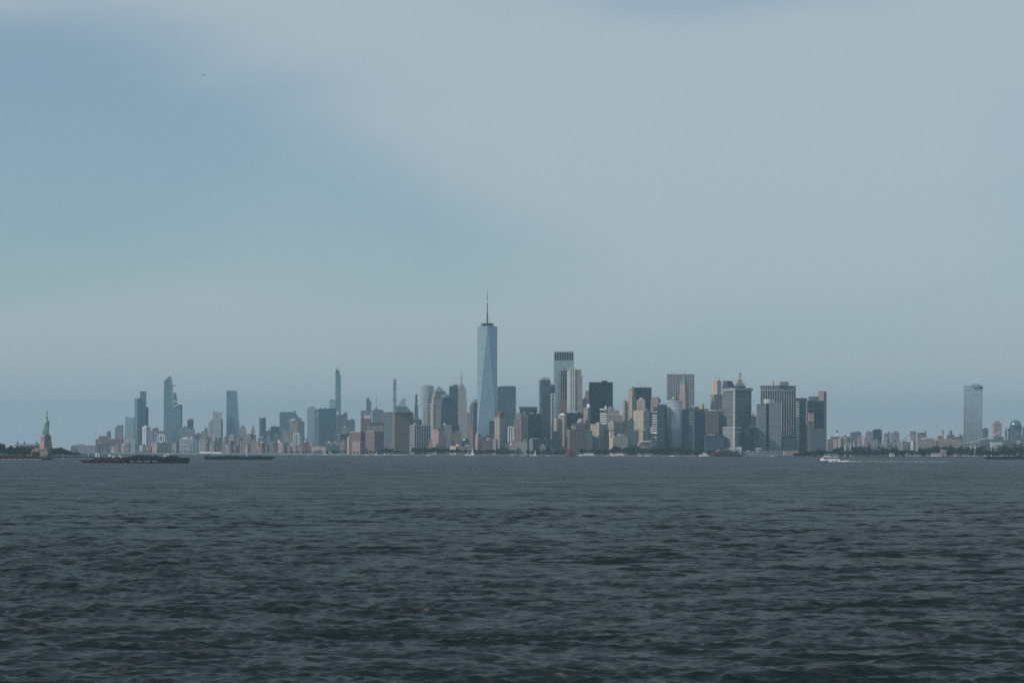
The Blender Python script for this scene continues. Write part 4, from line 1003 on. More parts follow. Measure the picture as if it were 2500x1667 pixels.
def make_tree(seed, mat):
    r = random.Random(seed)
    root = empty('tree', (0, 0, -500))
    t = MB(); t.bar((0, 0, -.5), (r.uniform(-.3, .3), r.uniform(-.3, .3), 6.5), .45, r2=.26, seg=7)
    for k in range(5):
        a = r.uniform(0, 6.28); t.bar((0, 0, 3.6 + k * .55), (2.6 * math.cos(a), 2.6 * math.sin(a), 6.4 + k * .9), .2, r2=.07)
    t.build('trunk', M['bark'], root)
    c = MB(); crown_faces(c, 0, 0, 8.2, 5.2, 4.6, 300, r, .95)
    c.build('crown', M[mat], root)
    return root
protos = [make_tree(s, 'leaf' if s % 2 else 'leaf2') for s in range(5)]
used = [False] * 5
def tree(x, D, h, label, group, r, z=2.3, wide=1.0):
    i = r.randrange(5)
    o = protos[i] if not used[i] else copy_tree(protos[i])
    used[i] = True
    s = h / 12.5
    o.location = (PX(x, D, 1105), D, z - .1)
    o.scale = (s * wide * r.uniform(.9, 1.2), s * wide * r.uniform(.9, 1.2), s)
    o.rotation_euler = (0, 0, r.uniform(0, 6.28))
    tag(o, label if isinstance(label, str) else label[0] + ' ' + near(label[1], x), 'tree', group)
r = random.Random(21)
PARK = [(400, 'by the riverfront warehouses'), (460, 'before the white-edged pier shed'), (720, 'before the brick low-rises'), (780, 'before the buff ventilation box'), (830, 'by the white canopies'), (875, 'before the stepped red complex'), (915, 'before the brown-grey seamed block'), (950, 'in the tall clump below the mansard tower'), (985, 'before the mansard tower'),
        (1025, 'before the ribbed slab'), (1070, 'before the red apartment tower'), (1105, 'before the dark striped block'), (1130, 'before the low museum'), (1168, 'before the narrow pink tower'), (1220, 'before the red-domed tower'), (1250, 'before the small pink house'), (1290, 'before the white-grey windowed box'), (1330, 'before the slender curved-top tower'), (1365, 'before the buff striped tower'),
        (1440, 'before the buff stone block'), (1475, 'beside the white arcaded palace'), (1510, 'before the white arcaded palace'), (1545, 'beside the cream pier house'), (1575, 'before the cream pier house'), (1610, 'before the striped white block'), (1645, 'before the shining cylinder'), (1680, 'before the navy slabs'), (1725, 'beside the red ferry slip')]
ISLE = [(1980, 'at its bare tip'), (2060, 'by the small white vents'), (2140, 'below the dark flat-topped tower'), (2180, 'by the first pale house'), (2226, 'below the white ventilation tower'), (2285, 'beside the long pale house'), (2305, 'by the tall gabled house'), (2360, 'by the row of small houses'), (2430, 'behind the tanker barge'), (2500, 'past the tanker barge bow')]
STAT = [(0, 'at the tall end of the grove'), (30, 'before the turreted hall'), (60, 'beside the fort side wall'), (135, 'right beside the pedestal'), (150, 'on the rise past the pedestal'), (175, 'where the grove slopes down'), (200, 'near the low tip')]
def row(x0, x1, step, D, h, label, group, jit=14, wide=1.15):
    x = x0
    while x < x1:
        tree(x, D + r.uniform(-jit, jit), h * r.uniform(.75, 1.2), label, group, r, wide=wide)
        x += step * r.uniform(.7, 1.3)
for x0, x1, h, D in ((1010, 1108, 20, 7590), (1108, 1160, 17, 7585), (1160, 1258, 16, 7570), (1288, 1380, 14, 7560), (1420, 1500, 18, 7530), (1494, 1560, 24, 7510), (1560, 1690, 22, 7500), (1690, 1745, 14, 7470)):
    row(x0, x1, 6.0, D, h, ('round dark green waterfront tree', PARK), 'waterfront park trees')
for x0, x1, h, D in ((690, 760, 9, 8560), (798, 858, 12, 8200), (865, 1010, 11, 7800), (940, 962, 20, 7750), (360, 480, 9, 9330)):
    row(x0, x1, 9, D, h, ('dark green esplanade tree', PARK), 'river esplanade trees')
def wood(name, label, prof, D0, D1, n, seed, s, z=2.2):
    """a wood that reads as one mass: crowns of leaf-sized faces on trunks"""
    rr = random.Random(seed); mb = MB(); tk = MB()
    for i in range(n):
        x = prof[0][0] + (prof[-1][0] - prof[0][0]) * (i + rr.random()) / n
        for (xa, ya), (xb, yb) in zip(prof, prof[1:]):
            if xa <= x <= xb: yt = ya + (yb - ya) * (x - xa) / (xb - xa); break
        D = rr.uniform(D0, D1)
        f = rr.choice((1.0, 1.0, .85, .62, .42)) if D > (D0 + D1) / 2 else rr.choice((.85, .62, .5, .36))
        h = (PZ(x, yt, D) - z) * f * rr.uniform(.9, 1.06)
        X = PX(x, D, 1105)
        crown_faces(mb, X, D, z + h * .6, max(5.0, h * .42), h * .46, 130, rr, s)
        k0 = len(mb.f); mb.bar((X, D, z - .5), (X, D, z + h * .5), .5, m=1)
    o = mb.build(name, [M['leaf'], M['bark']])
    tag(o, label, 'wood', kind='stuff')
wood('wooded_shore', 'dense dark wood covering the low island across the strait', [(1940, 1102), (1985, 1094), (2030, 1089), (2070, 1085), (2120, 1082), (2180, 1086), (2205, 1091), (2240, 1088), (2270, 1082), (2350, 1082), (2400, 1081), (2440, 1077), (2500, 1073), (2600, 1072)], 6790, 7000, 330, 3, 1.7)
row(1965, 2560, 15, 6745, 11, ('shore tree on the wooded island', ISLE), 'island shore trees', wide=1.3)
lab = ('dark leafy tree on the statue island', STAT)
for x in np.arange(-12, 74, 5.2):
    hh = 26 if x < 12 else 21 if x < 40 else 19
    tree(float(x) + r.uniform(-2, 2), 5080 + r.uniform(-50, 50), hh * r.uniform(.8, 1.1), lab, 'statue island trees', r, 2.0, .8)
    tree(float(x) + r.uniform(-2, 2), 5010 + r.uniform(-20, 20), hh * r.uniform(.45, .75), lab, 'statue island trees', r, 2.0, 1.0)
for x, h in ((128, 15), (133, 17), (138, 14), (142, 18), (147, 19), (152, 16), (157, 15), (162, 13), (167, 12), (173, 11), (178, 10), (184, 10), (190, 9), (196, 7), (135, 9), (146, 10), (158, 9), (170, 8), (181, 7), (204, 5), (212, 4), (222, 4)):
    tree(x, 5060 + r.uniform(-25, 30), h, lab, 'statue island trees', r, 2.0, 1.0)

# ------------------------------------------------------------------ statue and its island
M['verdigris'] = solid('verdigris', (.22, .40, .36), rough=.6, var=.28, scale=.12)
def statue():
    D = 5080
    k = D / F
    def mx(zx): return (zx - 545) / 10.115 * k      # metres from the zoomed outline
    x0 = 60 + 545 / 10.115
    X = PX(x0, D, 1065); zb = PZ(x0, 1065, D)
    root = tag(empty('statue', (X, D, zb)), 'green copper statue of a robed figure raising a torch on a pedestal', 'statue')
    sec = [(-.2, 432, 604), (.9, 440, 602), (3.2, 448, 598), (6, 462, 596), (9, 478, 597), (12, 490, 600), (15, 498, 602), (18, 494, 604), (20.6, 484, 606), (22.6, 486, 608), (24.6, 496, 607), (26.4, 506, 600), (28.0, 514, 584), (29.3, 522, 568), (30.2, 527, 556), (31.2, 528, 552)]
    m = MB(); S = 28
    for z, a, b in sec:
        c = (mx(a) + mx(b)) / 2; w = (mx(b) - mx(a)) / 2
        for i in range(S):
            t = 2 * math.pi * i / S
            f = 1 + (.085 * math.sin(9 * t + z * .25) + .05 * math.sin(5 * t - z * .4)) * (1 if z < 27 else .3)
            m.v.append((c + w * f * math.cos(t), .82 * min(w, 5.2) * f * math.sin(t), z * k / .84))
    for j in range(len(sec) - 1):
        for i in range(S):
            i2 = (i + 1) % S
            m.f.append((j * S + i, j * S + i2, (j + 1) * S + i2, (j + 1) * S + i)); m.m.append(0)
    m.f.append(tuple(range(S - 1, -1, -1))); m.m.append(0)
    m.f.append(tuple((len(sec) - 1) * S + i for i in range(S))); m.m.append(0)
    hx = mx(533)
    m.lathe(hx, -.2, [(.5, 30.4), (1.25, 31.2), (1.65, 32.4), (1.75, 33.6), (1.5, 34.8), (.8, 35.6), (.1, 35.9)], 16)       # head
    m.lathe(hx + .2, -1.75, [(.05, 32.5), (.38, 32.7), (.2, 33.5), (.05, 33.9)], 8)                                           # nose
    # raised right arm with sleeve
    m.bar((mx(556), .5, 27.0), (mx(553), .2, 31.5), 2.0, r2=1.65, seg=12)
    m.bar((mx(553), .2, 31.2), (mx(550), 0, 36.5), 1.65, r2=1.1, seg=12)
    m.bar((mx(550), 0, 36.2), (mx(553), 0, 41.0), 1.1, r2=.8, seg=12)
    m.lathe(mx(553), 0, [(.8, 40.6), (1.0, 41.3), (.7, 42)], 12)                                                              # fist
    # bent left arm
    m.bar((mx(590), -.6, 26.5), (mx(600), -2.6, 22.5), 1.7, r2=1.5, seg=12)
    m.bar((mx(600), -2.6, 22.6), (mx(566), -4.2, 23.4), 1.4, r2=1.0, seg=12)
    # trailing folds of the robe
    for a, b in (((500, 21), (446, 2)), ((520, 18), (470, 1)), ((545, 20), (505, 1)), ((575, 20), (545, 1)), ((592, 20), (590, 1))):
        m.bar((mx(a[0]), -3.2, a[1]), (mx(b[0]), -4.2, b[1]), .5, r2=.9, seg=8)
    body = m.build('robed_figure', M['verdigris'], root, smooth=True)
    rm = body.modifiers.new('remesh', 'REMESH'); rm.mode = 'VOXEL'; rm.voxel_size = .33; rm.use_smooth_shade = True
    c = MB()
    for i in range(7):
        a = math.pi * (i + .5) / 7
        c.bar((hx + 1.5 * math.cos(a), -.3, 34.6 + .8 * math.sin(a)), (hx + 3.3 * math.cos(a), -.5, 34.9 + 3.0 * math.sin(a)), .22, r2=.05)
    c.lathe(hx, -.2, [(1.75, 34.0), (1.85, 34.7)], 16); c.build('crown', M['verdigris'], root)
    t = MB(); t.bar((mx(553), 0, 40.2), (mx(554), 0, 44.2), .42, r2=.6, seg=10); t.lathe(mx(555), 0, [(.6, 43.8), (1.55, 44.5), (1.65, 45.2), (1.0, 45.25)], 14)
    th = t.build('torch', M['verdigris'], root)
    f = MB(); f.lathe(mx(555), 0, [(.9, 45.2), (1.2, 46.0), (.75, 47.2), (.1, 48.4)], 12); f.build('flame', M['copper'], th, smooth=True)
    t = MB((mx(583), -4.3, math.cos(.5), math.sin(.5))); t.frustum((-1.9, 1.9, -.35, .35), (-1.7, 1.7, -.1, .6), 20.8, 27.4); t.build('tablet', M['verdigris'], root)
    pl = MB((mx(520), 0, math.cos(.7), math.sin(.7))); pl.box(-5.6, 5.6, -5.6, 5.6, -1.6, .15); pl.build('foot_plate', M['verdigris'], root)
    # pedestal
    z = lambda y: PZ(112, y, D)
    th0 = math.radians(40); c0, s0 = math.cos(th0), math.sin(th0)
    ped = tag(empty('pedestal', (PX(111.5, D, 1090), D + 2, 2.0)), 'tapering granite pedestal with a columned balcony under the statue', 'pedestal')
    pm = lambda zx: (zx / 10.115 + 60 - 111.5) / F * D
    def half(w): return w * k / (c0 + s0) / 2
    def blk(name, w0, w1, y0, y1, mat, off=0.0):
        b = MB((off, 0, c0, s0)); a0, a1 = half(w0), half(w1)
        b.frustum((-a0, a0, -a0, a0), (-a1, a1, -a1, a1), z(y0) - 2, z(y1) - 2); return b.build(name, M[mat], ped)
    blk('shaft', 32, 26, 1098, 1072.5, 'granite')
    blk('cornice', 28.6, 28.6, 1072.5, 1070.5, 'granite')
    blk('upper_block', 22.5, 20.5, 1070.5, 1065.6, 'granite')
    blk('plinth', 35, 33, 1103, 1098, 'granite')
    a = half(28)
    for side in range(2):       # openings of the loggia on the two faces in view
        for i in range(3):
            b = MB((0, 0, c0, s0)); p = (i - 1) * a * .3; zc0, zc1 = z(1080) - 2, z(1075) - 2
            fa = a * .985
            if side == 0: b.box(p - .9, p + .9, -fa - .05, -fa + .6, zc0, zc1)
            else: b.box(-fa - .05, -fa + .6, p - .9, p + .9, zc0, zc1)
            b.build('loggia_opening', M['dgrey'], ped)
    for i in range(9):          # rusticated courses
        w = 32 - 6 * (i + .5) / 9.5
        yy = 1097 - i * 2.7
        b = MB((0, 0, c0, s0)); h = half(w) + .18
        if not 1074 < yy < 1081: b.box(-h, h, -h, h, z(yy) - 2, z(yy) - 1.55); b.build('stone_course', M['granite'], ped)
    # star fort terraces
    fort = tag(empty('fort', (PX(108, D, 1110), D - 5, 2.0)), 'pale granite star fort terrace around the statue pedestal', 'fort')
    fm = lambda x: (x - 108) / F * D
    def fb(name, xa, xb, y0, y1, d0, d1, mat, rot=0.0):
        cxx = (fm(xa) + fm(xb)) / 2; hw = (fm(xb) - fm(xa)) / 2
        b = MB((cxx, 0, math.cos(rot), math.sin(rot))); b.box(-hw, hw, d0, d1, z(y0) - 2, z(y1) - 2); return b.build(name, M[mat], fort)
    fb('upper_terrace', 88, 119, 1106, 1099, -20, 30, 'granite')
    up = fb('terrace', 76, 120, 1112, 1102.5, -26, 34, 'granite')
    fb('lower_wall', 84, 126, 1120.2, 1107, -38, 36, 'granite')
    fb('side_wall', 62, 84.5, 1120.2, 1110, -30, 30, 'granite')
    for i, xx in enumerate((91, 101, 104, 110, 113, 116)):
        b = MB(); b.box(fm(xx) - .8, fm(xx) + .8, -26.3, -25.5, z(1106) - 2, z(1103.2) - 2); b.build('embrasure', M['dgrey'], fort)
    b = MB(); b.box(fm(88.5), fm(106), -38.4, -37.5, z(1119) - 2, z(1108.5) - 2); b.build('ivy_patch', M['leaf'], fort)
statue()
def turreted():
    D = 6800
    r_ = bld('turreted_hall', 'long brick hall with three domed corner turrets behind island trees', D, [(38, 96, 1094, 'brown', dict(depth=40))],
        [('frus', 'roof', 38, 96, 44, 92, 1089.5, 1094, 'slate')])
    for x in (42.5, 59, 89):
        for nm, sp in (('turret', ('cyl', 'turret', x - 2.6, x + 2.6, 1087, 1096, 'stone')), ('turret_dome', ('dome', 'turret_dome', x - 2.9, x + 2.9, 1083, 1087, 'copper')), ('finial', ('mast', 'finial', x, 1079.5, 1084, .5, 'copper'))):
            roof_part(r_, PX(38, D, 1094), D + 8, 0, sp, D)
turreted()

# ------------------------------------------------------------------ boats
def hull_mesh(L, B, Hh, bow=.18, sheer=.25, flat_stern=True, seg=14):
    """hull along X, bow at -L/2, waterline z = 0"""
    mb = MB(); rows = [(-.6, .70), (0.0, .86), (Hh * .55, .97), (Hh, 1.0)]
    for z, wf in rows:
        for side in (1, -1):
            for i in range(seg + 1):
                t = i / seg; x = -L / 2 + L * t
                w = B / 2 * wf
                if t < bow: w *= math.sin(math.pi / 2 * (t / bow)) ** .7 if t > 0 else .03
                if t > .9: w *= .92
                zz = z + (sheer * Hh * (1 - t / .5) ** 2 if (t < .5 and z > 0) else 0) * (z / Hh)
                rake = (-L * .03 * (z / Hh) if t == 0 else 0)
                mb.v.append((x + rake, side * w, zz))
    n = seg + 1; R = 2 * n
    for j in range(len(rows) - 1):
        for i in range(seg):
            a = j * R + i; mb.f.append((a + 1, a, a + R, a + R + 1)); mb.m.append(0)
            b = j * R + n + i; mb.f.append((b, b + 1, b + R + 1, b + R)); mb.m.append(0)
        a = j * R + seg; b = j * R + n + seg
        mb.f.append((a, b, b + R, a + R)); mb.m.append(0)
        a = j * R; b = j * R + n
        mb.f.append((b, a, a + R, b + R)); mb.m.append(0)
    t0 = (len(rows) - 1) * R
    for i in range(seg): mb.f.append((t0 + i, t0 + n + i, t0 + n + i + 1, t0 + i + 1)); mb.m.append(0)
    for i in range(seg): mb.f.append((i, i + 1, n + i + 1, n + i)); mb.m.append(0)
    return mb
def boat(name, label, xc, D, cat, rz=0.0, group=None):
    return tag(empty(name, (PX(xc, D, 1115), D, 0), rz), label, cat, group)
def bx(root, name, mat, *a):
    m = MB(); m.box(*a); return m.build(name, M[mat], root)

def white_ferry():
    D = 4030
    t = boat('ferry', 'white two-deck passenger ferry with dark window bands throwing up a wake', 2027, D, 'ferry')
    L = 31.0; t.scale = (1, 1, 1.38)
    h = hull_mesh(L, 9, 3.0, .25, .35); h.build('hull', M['boatwhite'], t, smooth=False)
    b = hull_mesh(L * 1.002, 9.06, .75, .25, .1); b.build('boot_stripe', M['blue'], t)
    bx(t, 'main_cabin', 'boatwhite', -11.5, 13.0, -4.0, 4.0, 2.6, 5.3)
    for x0, x1 in ((-11.2, -1.2), (-.4, 6.0), (6.8, 12.6)):
        bx(t, 'window_band', 'black', x0, x1, -4.12, 4.12, 3.4, 4.6)
    bx(t, 'upper_deck', 'boatwhite', -12.2, 14.0, -4.3, 4.3, 5.3, 5.75)
    bx(t, 'wheelhouse', 'boatwhite', -9.0, -.8, -3.2, 3.2, 5.75, 8.3)
    bx(t, 'window_band', 'black', -9.1, -2.4, -3.3, 3.3, 6.7, 7.8)
    bx(t, 'wheelhouse_roof', 'boatwhite', -9.8, -.2, -3.5, 3.5, 8.3, 8.6)
    bx(t, 'awning', 'boatwhite', .5, 13.6, -3.9, 3.9, 8.0, 8.3)
    bx(t, 'upper_cabin', 'slate', 1.0, 10.5, -3.2, 3.2, 5.75, 8.0)
    for x in (3, 6.5, 10, 13.2): bx(t, 'stanchion', 'boatwhite', x - .12, x + .12, -3.9, -3.6, 5.75, 8.0)
    m = MB(); m.bar((-4.5, 0, 8.5), (-4.2, 0, 11.6), .16); m.bar((-5.4, 0, 10.3), (-3.2, 0, 10.3), .12); m.build('mast', M['steel'], t)
    m = MB(); m.lathe(-6.5, 0, [(.9, 8.6), (.9, 9.5)], 10); m.build('radar', M['dgrey'], t)
    for i in range(6):
        m = MB(); m.bar((2 + i * 1.8, -3.7, 8.3), (2 + i * 1.8, -3.7, 9.2), .1); m.build('rail_post', M['boatwhite'], t)
white_ferry()
M['foam'] = solid('foam', (.78, .80, .80), rough=.9, var=.3, scale=.6)
def foam_patch(name, label, pts, D, seed):
    """broken churned water: many low lumps along the track"""
    rr = random.Random(seed); mb = MB()
    for (x, w, h, n, dy) in pts:
        for i in range(n):
            X = PX(x, D, 1122) + rr.uniform(-w, w); Y = D + dy + rr.gauss(0, 2.2)
            s = rr.uniform(.5, 1.3) * max(h, .25)
            mb.lathe(X, Y, [(s * 2.2, -.1), (s * 1.7, h * rr.uniform(.2, .6)), (s * .5, h * rr.uniform(.6, 1.0))], 6)
    o = mb.build(name, M['foam']); tag(o, label, 'wake', kind='stuff')
foam_patch('wake', 'white churned wake trailing behind the two-deck ferry', [(2034, 7, .9, 30, -5), (2046, 6, 1.5, 40, 0), (2056, 6, 1.7, 40, 0), (2064, 5, 1.2, 26, 0), (2076, 8, .7, 24, 0), (2090, 10, .5, 24, 1)] + [(2100 + 14 * i, 9, .34, 12, 2) for i in range(16)], 4032, 4)

def yacht(label, x0, x1, D, deck, seed):
    L = (x1 - x0) / F * D
    t = boat('yacht', label, (x0 + x1) / 2, D, 'boat')
    hull_mesh(L, L * .2, 3.4, .3, .5).build('hull', M['boatwhite'], t)
    z = 3.2
    for i in range(deck):
        a0, a1 = -L * (.26 - .07 * i), L * (.42 - .08 * i)
        m = MB(); m.prism([(a0 - 2.0, z), (a1, z), (a1 - 1.0, z + 2.5), (a0 + 1.0, z + 2.5)], -L * (.08 - .015 * i), L * (.08 - .015 * i)); m.build('deck_house', M['boatwhite'], t)
        bx(t, 'window_band', 'dgrey', a0 + .6, a1 - 2.5, -L * (.08 - .015 * i) - .08, L * (.08 - .015 * i) + .08, z + 1.0, z + 1.8)
        z += 2.5
    m = MB(); m.bar((0, 0, z - .2), (.8, 0, z + 2.6), .25); m.build('mast', M['boatwhite'], t)
yacht('long white motor yacht moored off the park before the brown ornate building', 1414, 1454, 7350, 2, 1)
yacht('white motor yacht with raked bow lying off the white arcaded palace', 1493, 1526, 7350, 2, 2)
yacht('white motor launch off the dark towers with three decks, near the red ferry slip', 1707, 1729.5, 7200, 3, 3)
yacht('white cabin cruiser passing just above the scrap barge deck', 400, 416, 5200, 2, 4)
def red_ferry(label, xc, wpx, D, rz, decks):
    L = 92; B = 20
    t = boat('large_ferry', label, xc, D, 'ferry', rz)
    hull_mesh(L, B, 4.0, .2, .1).build('hull', M['redpaint'], t)
    bx(t, 'car_deck', 'redpaint', -L * .44, L * .44, -B * .47, B * .47, 3.8, 8.6)
    bx(t, 'window_band', 'dgrey', -L * .42, L * .42, -B * .475, B * .475, 5.4, 6.8)
    bx(t, 'saloon_deck', 'redpaint', -L * .40, L * .40, -B * .42, B * .42, 8.6, 12.6)
    bx(t, 'window_band', 'dgrey', -L * .39, L * .39, -B * .425, B * .425, 9.8, 11.2)
    bx(t, 'top_deck', 'redpaint', -L * .33, L * .33, -B * .32, B * .32, 12.6, 15.0)
    for s in (-1, 1):
        bx(t, 'wheelhouse', 'redpaint' if decks else 'pale', s * L * .27 - 3, s * L * .27 + 3, -4, 4, 15.0, 18.2)
        m = MB(); m.bar((s * L * .27, 0, 18), (s * L * .27, 0, 24), .25); m.build('mast', M['steel'], t)
    m = MB(); m.lathe(0, 0, [(2.6, 15), (2.3, 22)], 12); m.build('funnel', M['dgrey'], t)
red_ferry('dark red car ferry seen end-on under way before the brown ornate building', 1392, 22, 7050, math.radians(-83), True)
red_ferry('dark red car ferry lying broadside in its slip by the white terminal', 1773, 52, 7300, math.radians(14), False)
def sailboat(label, xc, D, h, group=None, lean=.06, wide=.32):
    t = boat('sailboat', label, xc, D, 'sailboat', rng.uniform(-.3, .3), group)
    L = h * .55
    hull_mesh(L, L * .28, h * .06 + .5, .4, .4).build('hull', M['boatwhite'], t)
    m = MB(); m.bar((-L * .05, 0, .4), (-L * .05 + lean * h, .2, h), .12, r2=.06); m.build('mast', M['steel'], t)
    m = MB(); m.prism([(0, 1.4), (h * wide, 1.6), (h * wide * .55, h * .55), (lean * h, h * .97)], -.06, .06); m.build('mainsail', M['boatwhite'], t)
    m = MB(); m.prism([(-L * .45, 1.2), (-L * .08, 1.5), (lean * h - .4, h * .82)], -.05, .05); m.build('foresail', M['boatwhite'], t)
sailboat('tall white sailboat with full sails before the low museum', 1152, 7300, 25, wide=.30)
sailboat('sailboat with two slim slanting sails beside the tall white one', 1141, 7320, 19, lean=.22, wide=.12)
sailboat('tiny sailboat with a bright sail off the statue island tip', 215, 6200, 9)
sailboat('sailboat with a single thin white sail behind the dark barge', 603, 5200, 12, wide=.12)
sailboat('small sailboat beside the white-grey windowed box on the shore', 1306, 7250, 20, wide=.18)
for x in (919, 938.5):
    sailboat('small sailboat with a slim sail off the river esplanade', x, 7400, 10 if x > 930 else 17, 'slim sails off the esplanade', wide=.12)
def launch(label, xc, D, L, group=None, rz=0.0, cab=True):
    t = boat('motorboat', label, xc, D, 'boat', rz, group)
    hull_mesh(L, L * .28, L * .1, .35, .5).build('hull', M['boatwhite'], t)
    m = MB(); m.prism([(-L * .2, L * .08), (L * .3, L * .08), (L * .28, L * .22), (-L * .08, L * .22)], -L * .1, L * .1); m.build('cabin', M['boatwhite'], t)
    bx(t, 'window_band', 'dgrey', -L * .1, L * .26, -L * .103, L * .103, L * .13, L * .19)
for x, D, L in ((475, 7900, 10), (693, 7700, 10), (700, 7850, 9), (793, 7700, 16), (827, 7600, 9), (895, 7500, 12), (926, 7400, 8), (971, 7350, 13), (1046, 7250, 15), (1251, 7350, 9), (1279, 7400, 16), (1299, 7300, 12), (1483, 7300, 8), (1563, 7300, 14), (1581, 7300, 16), (1642, 7150, 16), (1886, 7300, 10), (754, 7900, 10), (1340, 7330, 9)):
    launch('small white motorboat close to the city shore', x, D, L, 'small motorboats along the city shore', rng.uniform(-.25, .25))
launch('tiny white speedboat near the statue island tip', 155, 4650, 5.5)
foam_patch('speedboat_wake', 'thin white wake of a speedboat off the park', [(1630 + 5 * i, 4, .4, 6, 0) for i in range(6)], 7145, 9)

# barges: low dark hulls loaded with scrap and tanks
def barge(label, x0, x1, ytop, yw, D, hullmat, rake=.05, deck=True, bow='both'):
    L = (x1 - x0) / F * D
    t = boat('barge', label, (x0 + x1) / 2, D, 'barge')
    h = PZ((x0 + x1) / 2, ytop, D)
    m = MB(); rr = L * rake
    m.prism([(-L / 2 + (rr if bow != 'right' else 0), -.5), (L / 2 - (rr if bow != 'left' else 0), -.5), (L / 2, h * .75), (L / 2, h), (-L / 2, h), (-L / 2, h * .75)], -8, 8)
    m.build('hull', M[hullmat], t)
    m = MB(); m.box(-L / 2 + .5, L / 2 - .5, -8.25, 8.25, h * .62, h * .74); m.build('rubbing_strake', M['black'], t)
    for i in range(int(L / 9)):
        m = MB(); m.lathe(-L / 2 + 5 + i * 9, -8.3, [(.7, h * .2), (.7, h * .55)], 8); m.build('tyre_fender', M['black'], t)
    return t, L, h
def heap(t, name, xa, xb, z0, hgt, mat, seed, n=90):
    rr = random.Random(seed); m = MB()
    for i in range(n):
        x = rr.uniform(xa, xb); y = rr.uniform(-6, 6); e = min(x - xa, xb - x) / max(1, (xb - xa) / 2)
        z = z0 + rr.random() * hgt * min(1, e * 2.2) * (1 - abs(y) / 9)
        s = rr.uniform(.5, 1.8)
        k = len(m.v)
        m.box(x - s, x + s * rr.uniform(.4, 1.3), y - s, y + s, min(z, z0) - .2, z + s * .5, rr.choice((0, 0, 1)))
    m.build(name, [M[mat], M['rust']], t, kind='stuff')
D1 = 3100
t, L, h = barge('long rust-dark work barge with low bow carrying derrick gear', 198, 310, 1128, 1135, D1, 'rust', .12)
heap(t, 'deck_gear', -L * .28, L * .48, h, 4.6, 'dgrey', 3, 150)
t, L, h = barge('dark scrap barge with rusty heaps between two lashed barges', 308, 402, 1121.5, 1135, D1 + 6, 'hull', .03)
heap(t, 'scrap_heap', -L * .45, L * .45, h, 3.2, 'scrap', 4, 150)
for i in range(4):
    m = MB(); m.box(-L * .4 + i * L * .2, -L * .4 + i * L * .2 + 7, -8.7, -8.2, h * .25, h * .45); m.build('draft_plate', M['steel'], t)
t, L, h = barge('dark blunt-nosed barge end lashed to the scrap barge', 400, 463, 1121, 1135, D1 + 3, 'hull', .09)
heap(t, 'scrap_heap', -L * .48, L * .1, h, 2.6, 'scrap', 5, 80)
def deck_box(label, xa, xb, y0, y1, D, mat):
    o = MB(); w = (xb - xa) / F * D; hh = PZ(xa, y1, D) - PZ(xa, y0, D)
    o.box(-w / 2, w / 2, -2.5, 2.5, 0, hh); o.box(-w / 2 - .15, w / 2 + .15, -2.65, 2.65, hh - .4, hh + .02)
    for i in range(int(w / 1.2)): o.box(-w / 2 + .3 + i * 1.2, -w / 2 + .7 + i * 1.2, -2.6, 2.6, .1, hh - .4)
    q = o.build('deck_house', M[mat], loc=(PX((xa + xb) / 2, D, 1120), D, PZ(xa, y0, D))); tag(q, label, 'cabin', 'deck houses on the work barge')
for xa, xb, y0, y1, mat in ((231, 250, 1128.4, 1121, 'rust'), (252, 285, 1128.4, 1122.5, 'dgrey'), (288, 307, 1128.4, 1121.5, 'rust')):
    deck_box('rust-dark ribbed deck house on the work barge', xa, xb, y0, y1, D1, mat)
for x, y0, y1, rr_ in ((235.5, 1121.2, 1111, 1.1), (242, 1121.2, 1112, .8), (266.5, 1122.6, 1113, .7), (270, 1122.6, 1115, 1.0), (277, 1122.6, 1116, .85), (291.5, 1121.7, 1117, .9), (296, 1121.7, 1117.5, .9)):
    m = MB(); hh = PZ(x, y1, D1) - PZ(x, y0, D1)
    m.lathe(0, 0, [(rr_, 0), (rr_ * 1.05, hh * .1), (rr_ * 1.05, hh * .75), (rr_ * .6, hh * .97), (rr_ * .1, hh)], 14)
    o = m.build('storage_tank', M['boatwhite'], loc=(PX(x, D1, 1118), D1, PZ(x, y0, D1) - .05)); tag(o, 'white round-topped storage tank standing on a deck house of the work barge', 'tank', 'white tanks on the work barge')
def derrick(label, xb, xt, y0, y1, D, lean):
    t = boat('derrick', label, xb, D, 'crane'); t.location.z = PZ(xb, y0, D) - .3
    w = (xt - xb) / F * D; hh = PZ(xb, y1, D) - PZ(xb, y0, D)
    for dy in (-1.2, 1.2):
        m = MB(); m.bar((0, dy, 0), (w, dy * .3, hh), .3, r2=.2); m.build('boom', M['pale'], t)
    m = MB()
    for i in range(9):
        f = i / 9; m.bar((w * f, -1.2 + .9 * f, hh * f), (w * (f + .1), 1.2 - .9 * f, hh * (f + .1)), .12)
    m.build('lattice', M['pale'], t, kind='stuff')
    m = MB(); m.bar((w, 0, hh), (w * -.6, 0, 0), .1); m.build('stay', M['steel'], t)
derrick('slanting grey lattice derrick boom above the work barge', 287, 268, 1122.8, 1088, D1 + 2, 1)
derrick('second grey derrick boom leaning towards the work barge stern', 296, 277, 1121.6, 1090, D1 + 2, 1)
t, L, h = barge('long dark tank barge with raked bow lying before the riverfront', 500, 671, 1117.5, 1125, 4200, 'hull', .07, bow='right')
heap(t, 'deck_gear', -L * .35, L * .45, h, 1.6, 'dgrey', 8, 70)
bx(t, 'stern_house', 'dgrey', -L * .49, -L * .44, -5, 5, h - .2, h + 2.4)
t, L, h = barge('dark red-decked barge moored before the statue island', -60, 104, 1120, 1128, 3960, 'rust', .02)
heap(t, 'deck_gear', -L * .4, L * .4, h, 1.2, 'scrap', 12, 90)
m = MB(); m.box(-L / 2, L / 2, -8.4, 8.4, .2, h * .3); m.build('waterline_stripe', M['stone'], t)
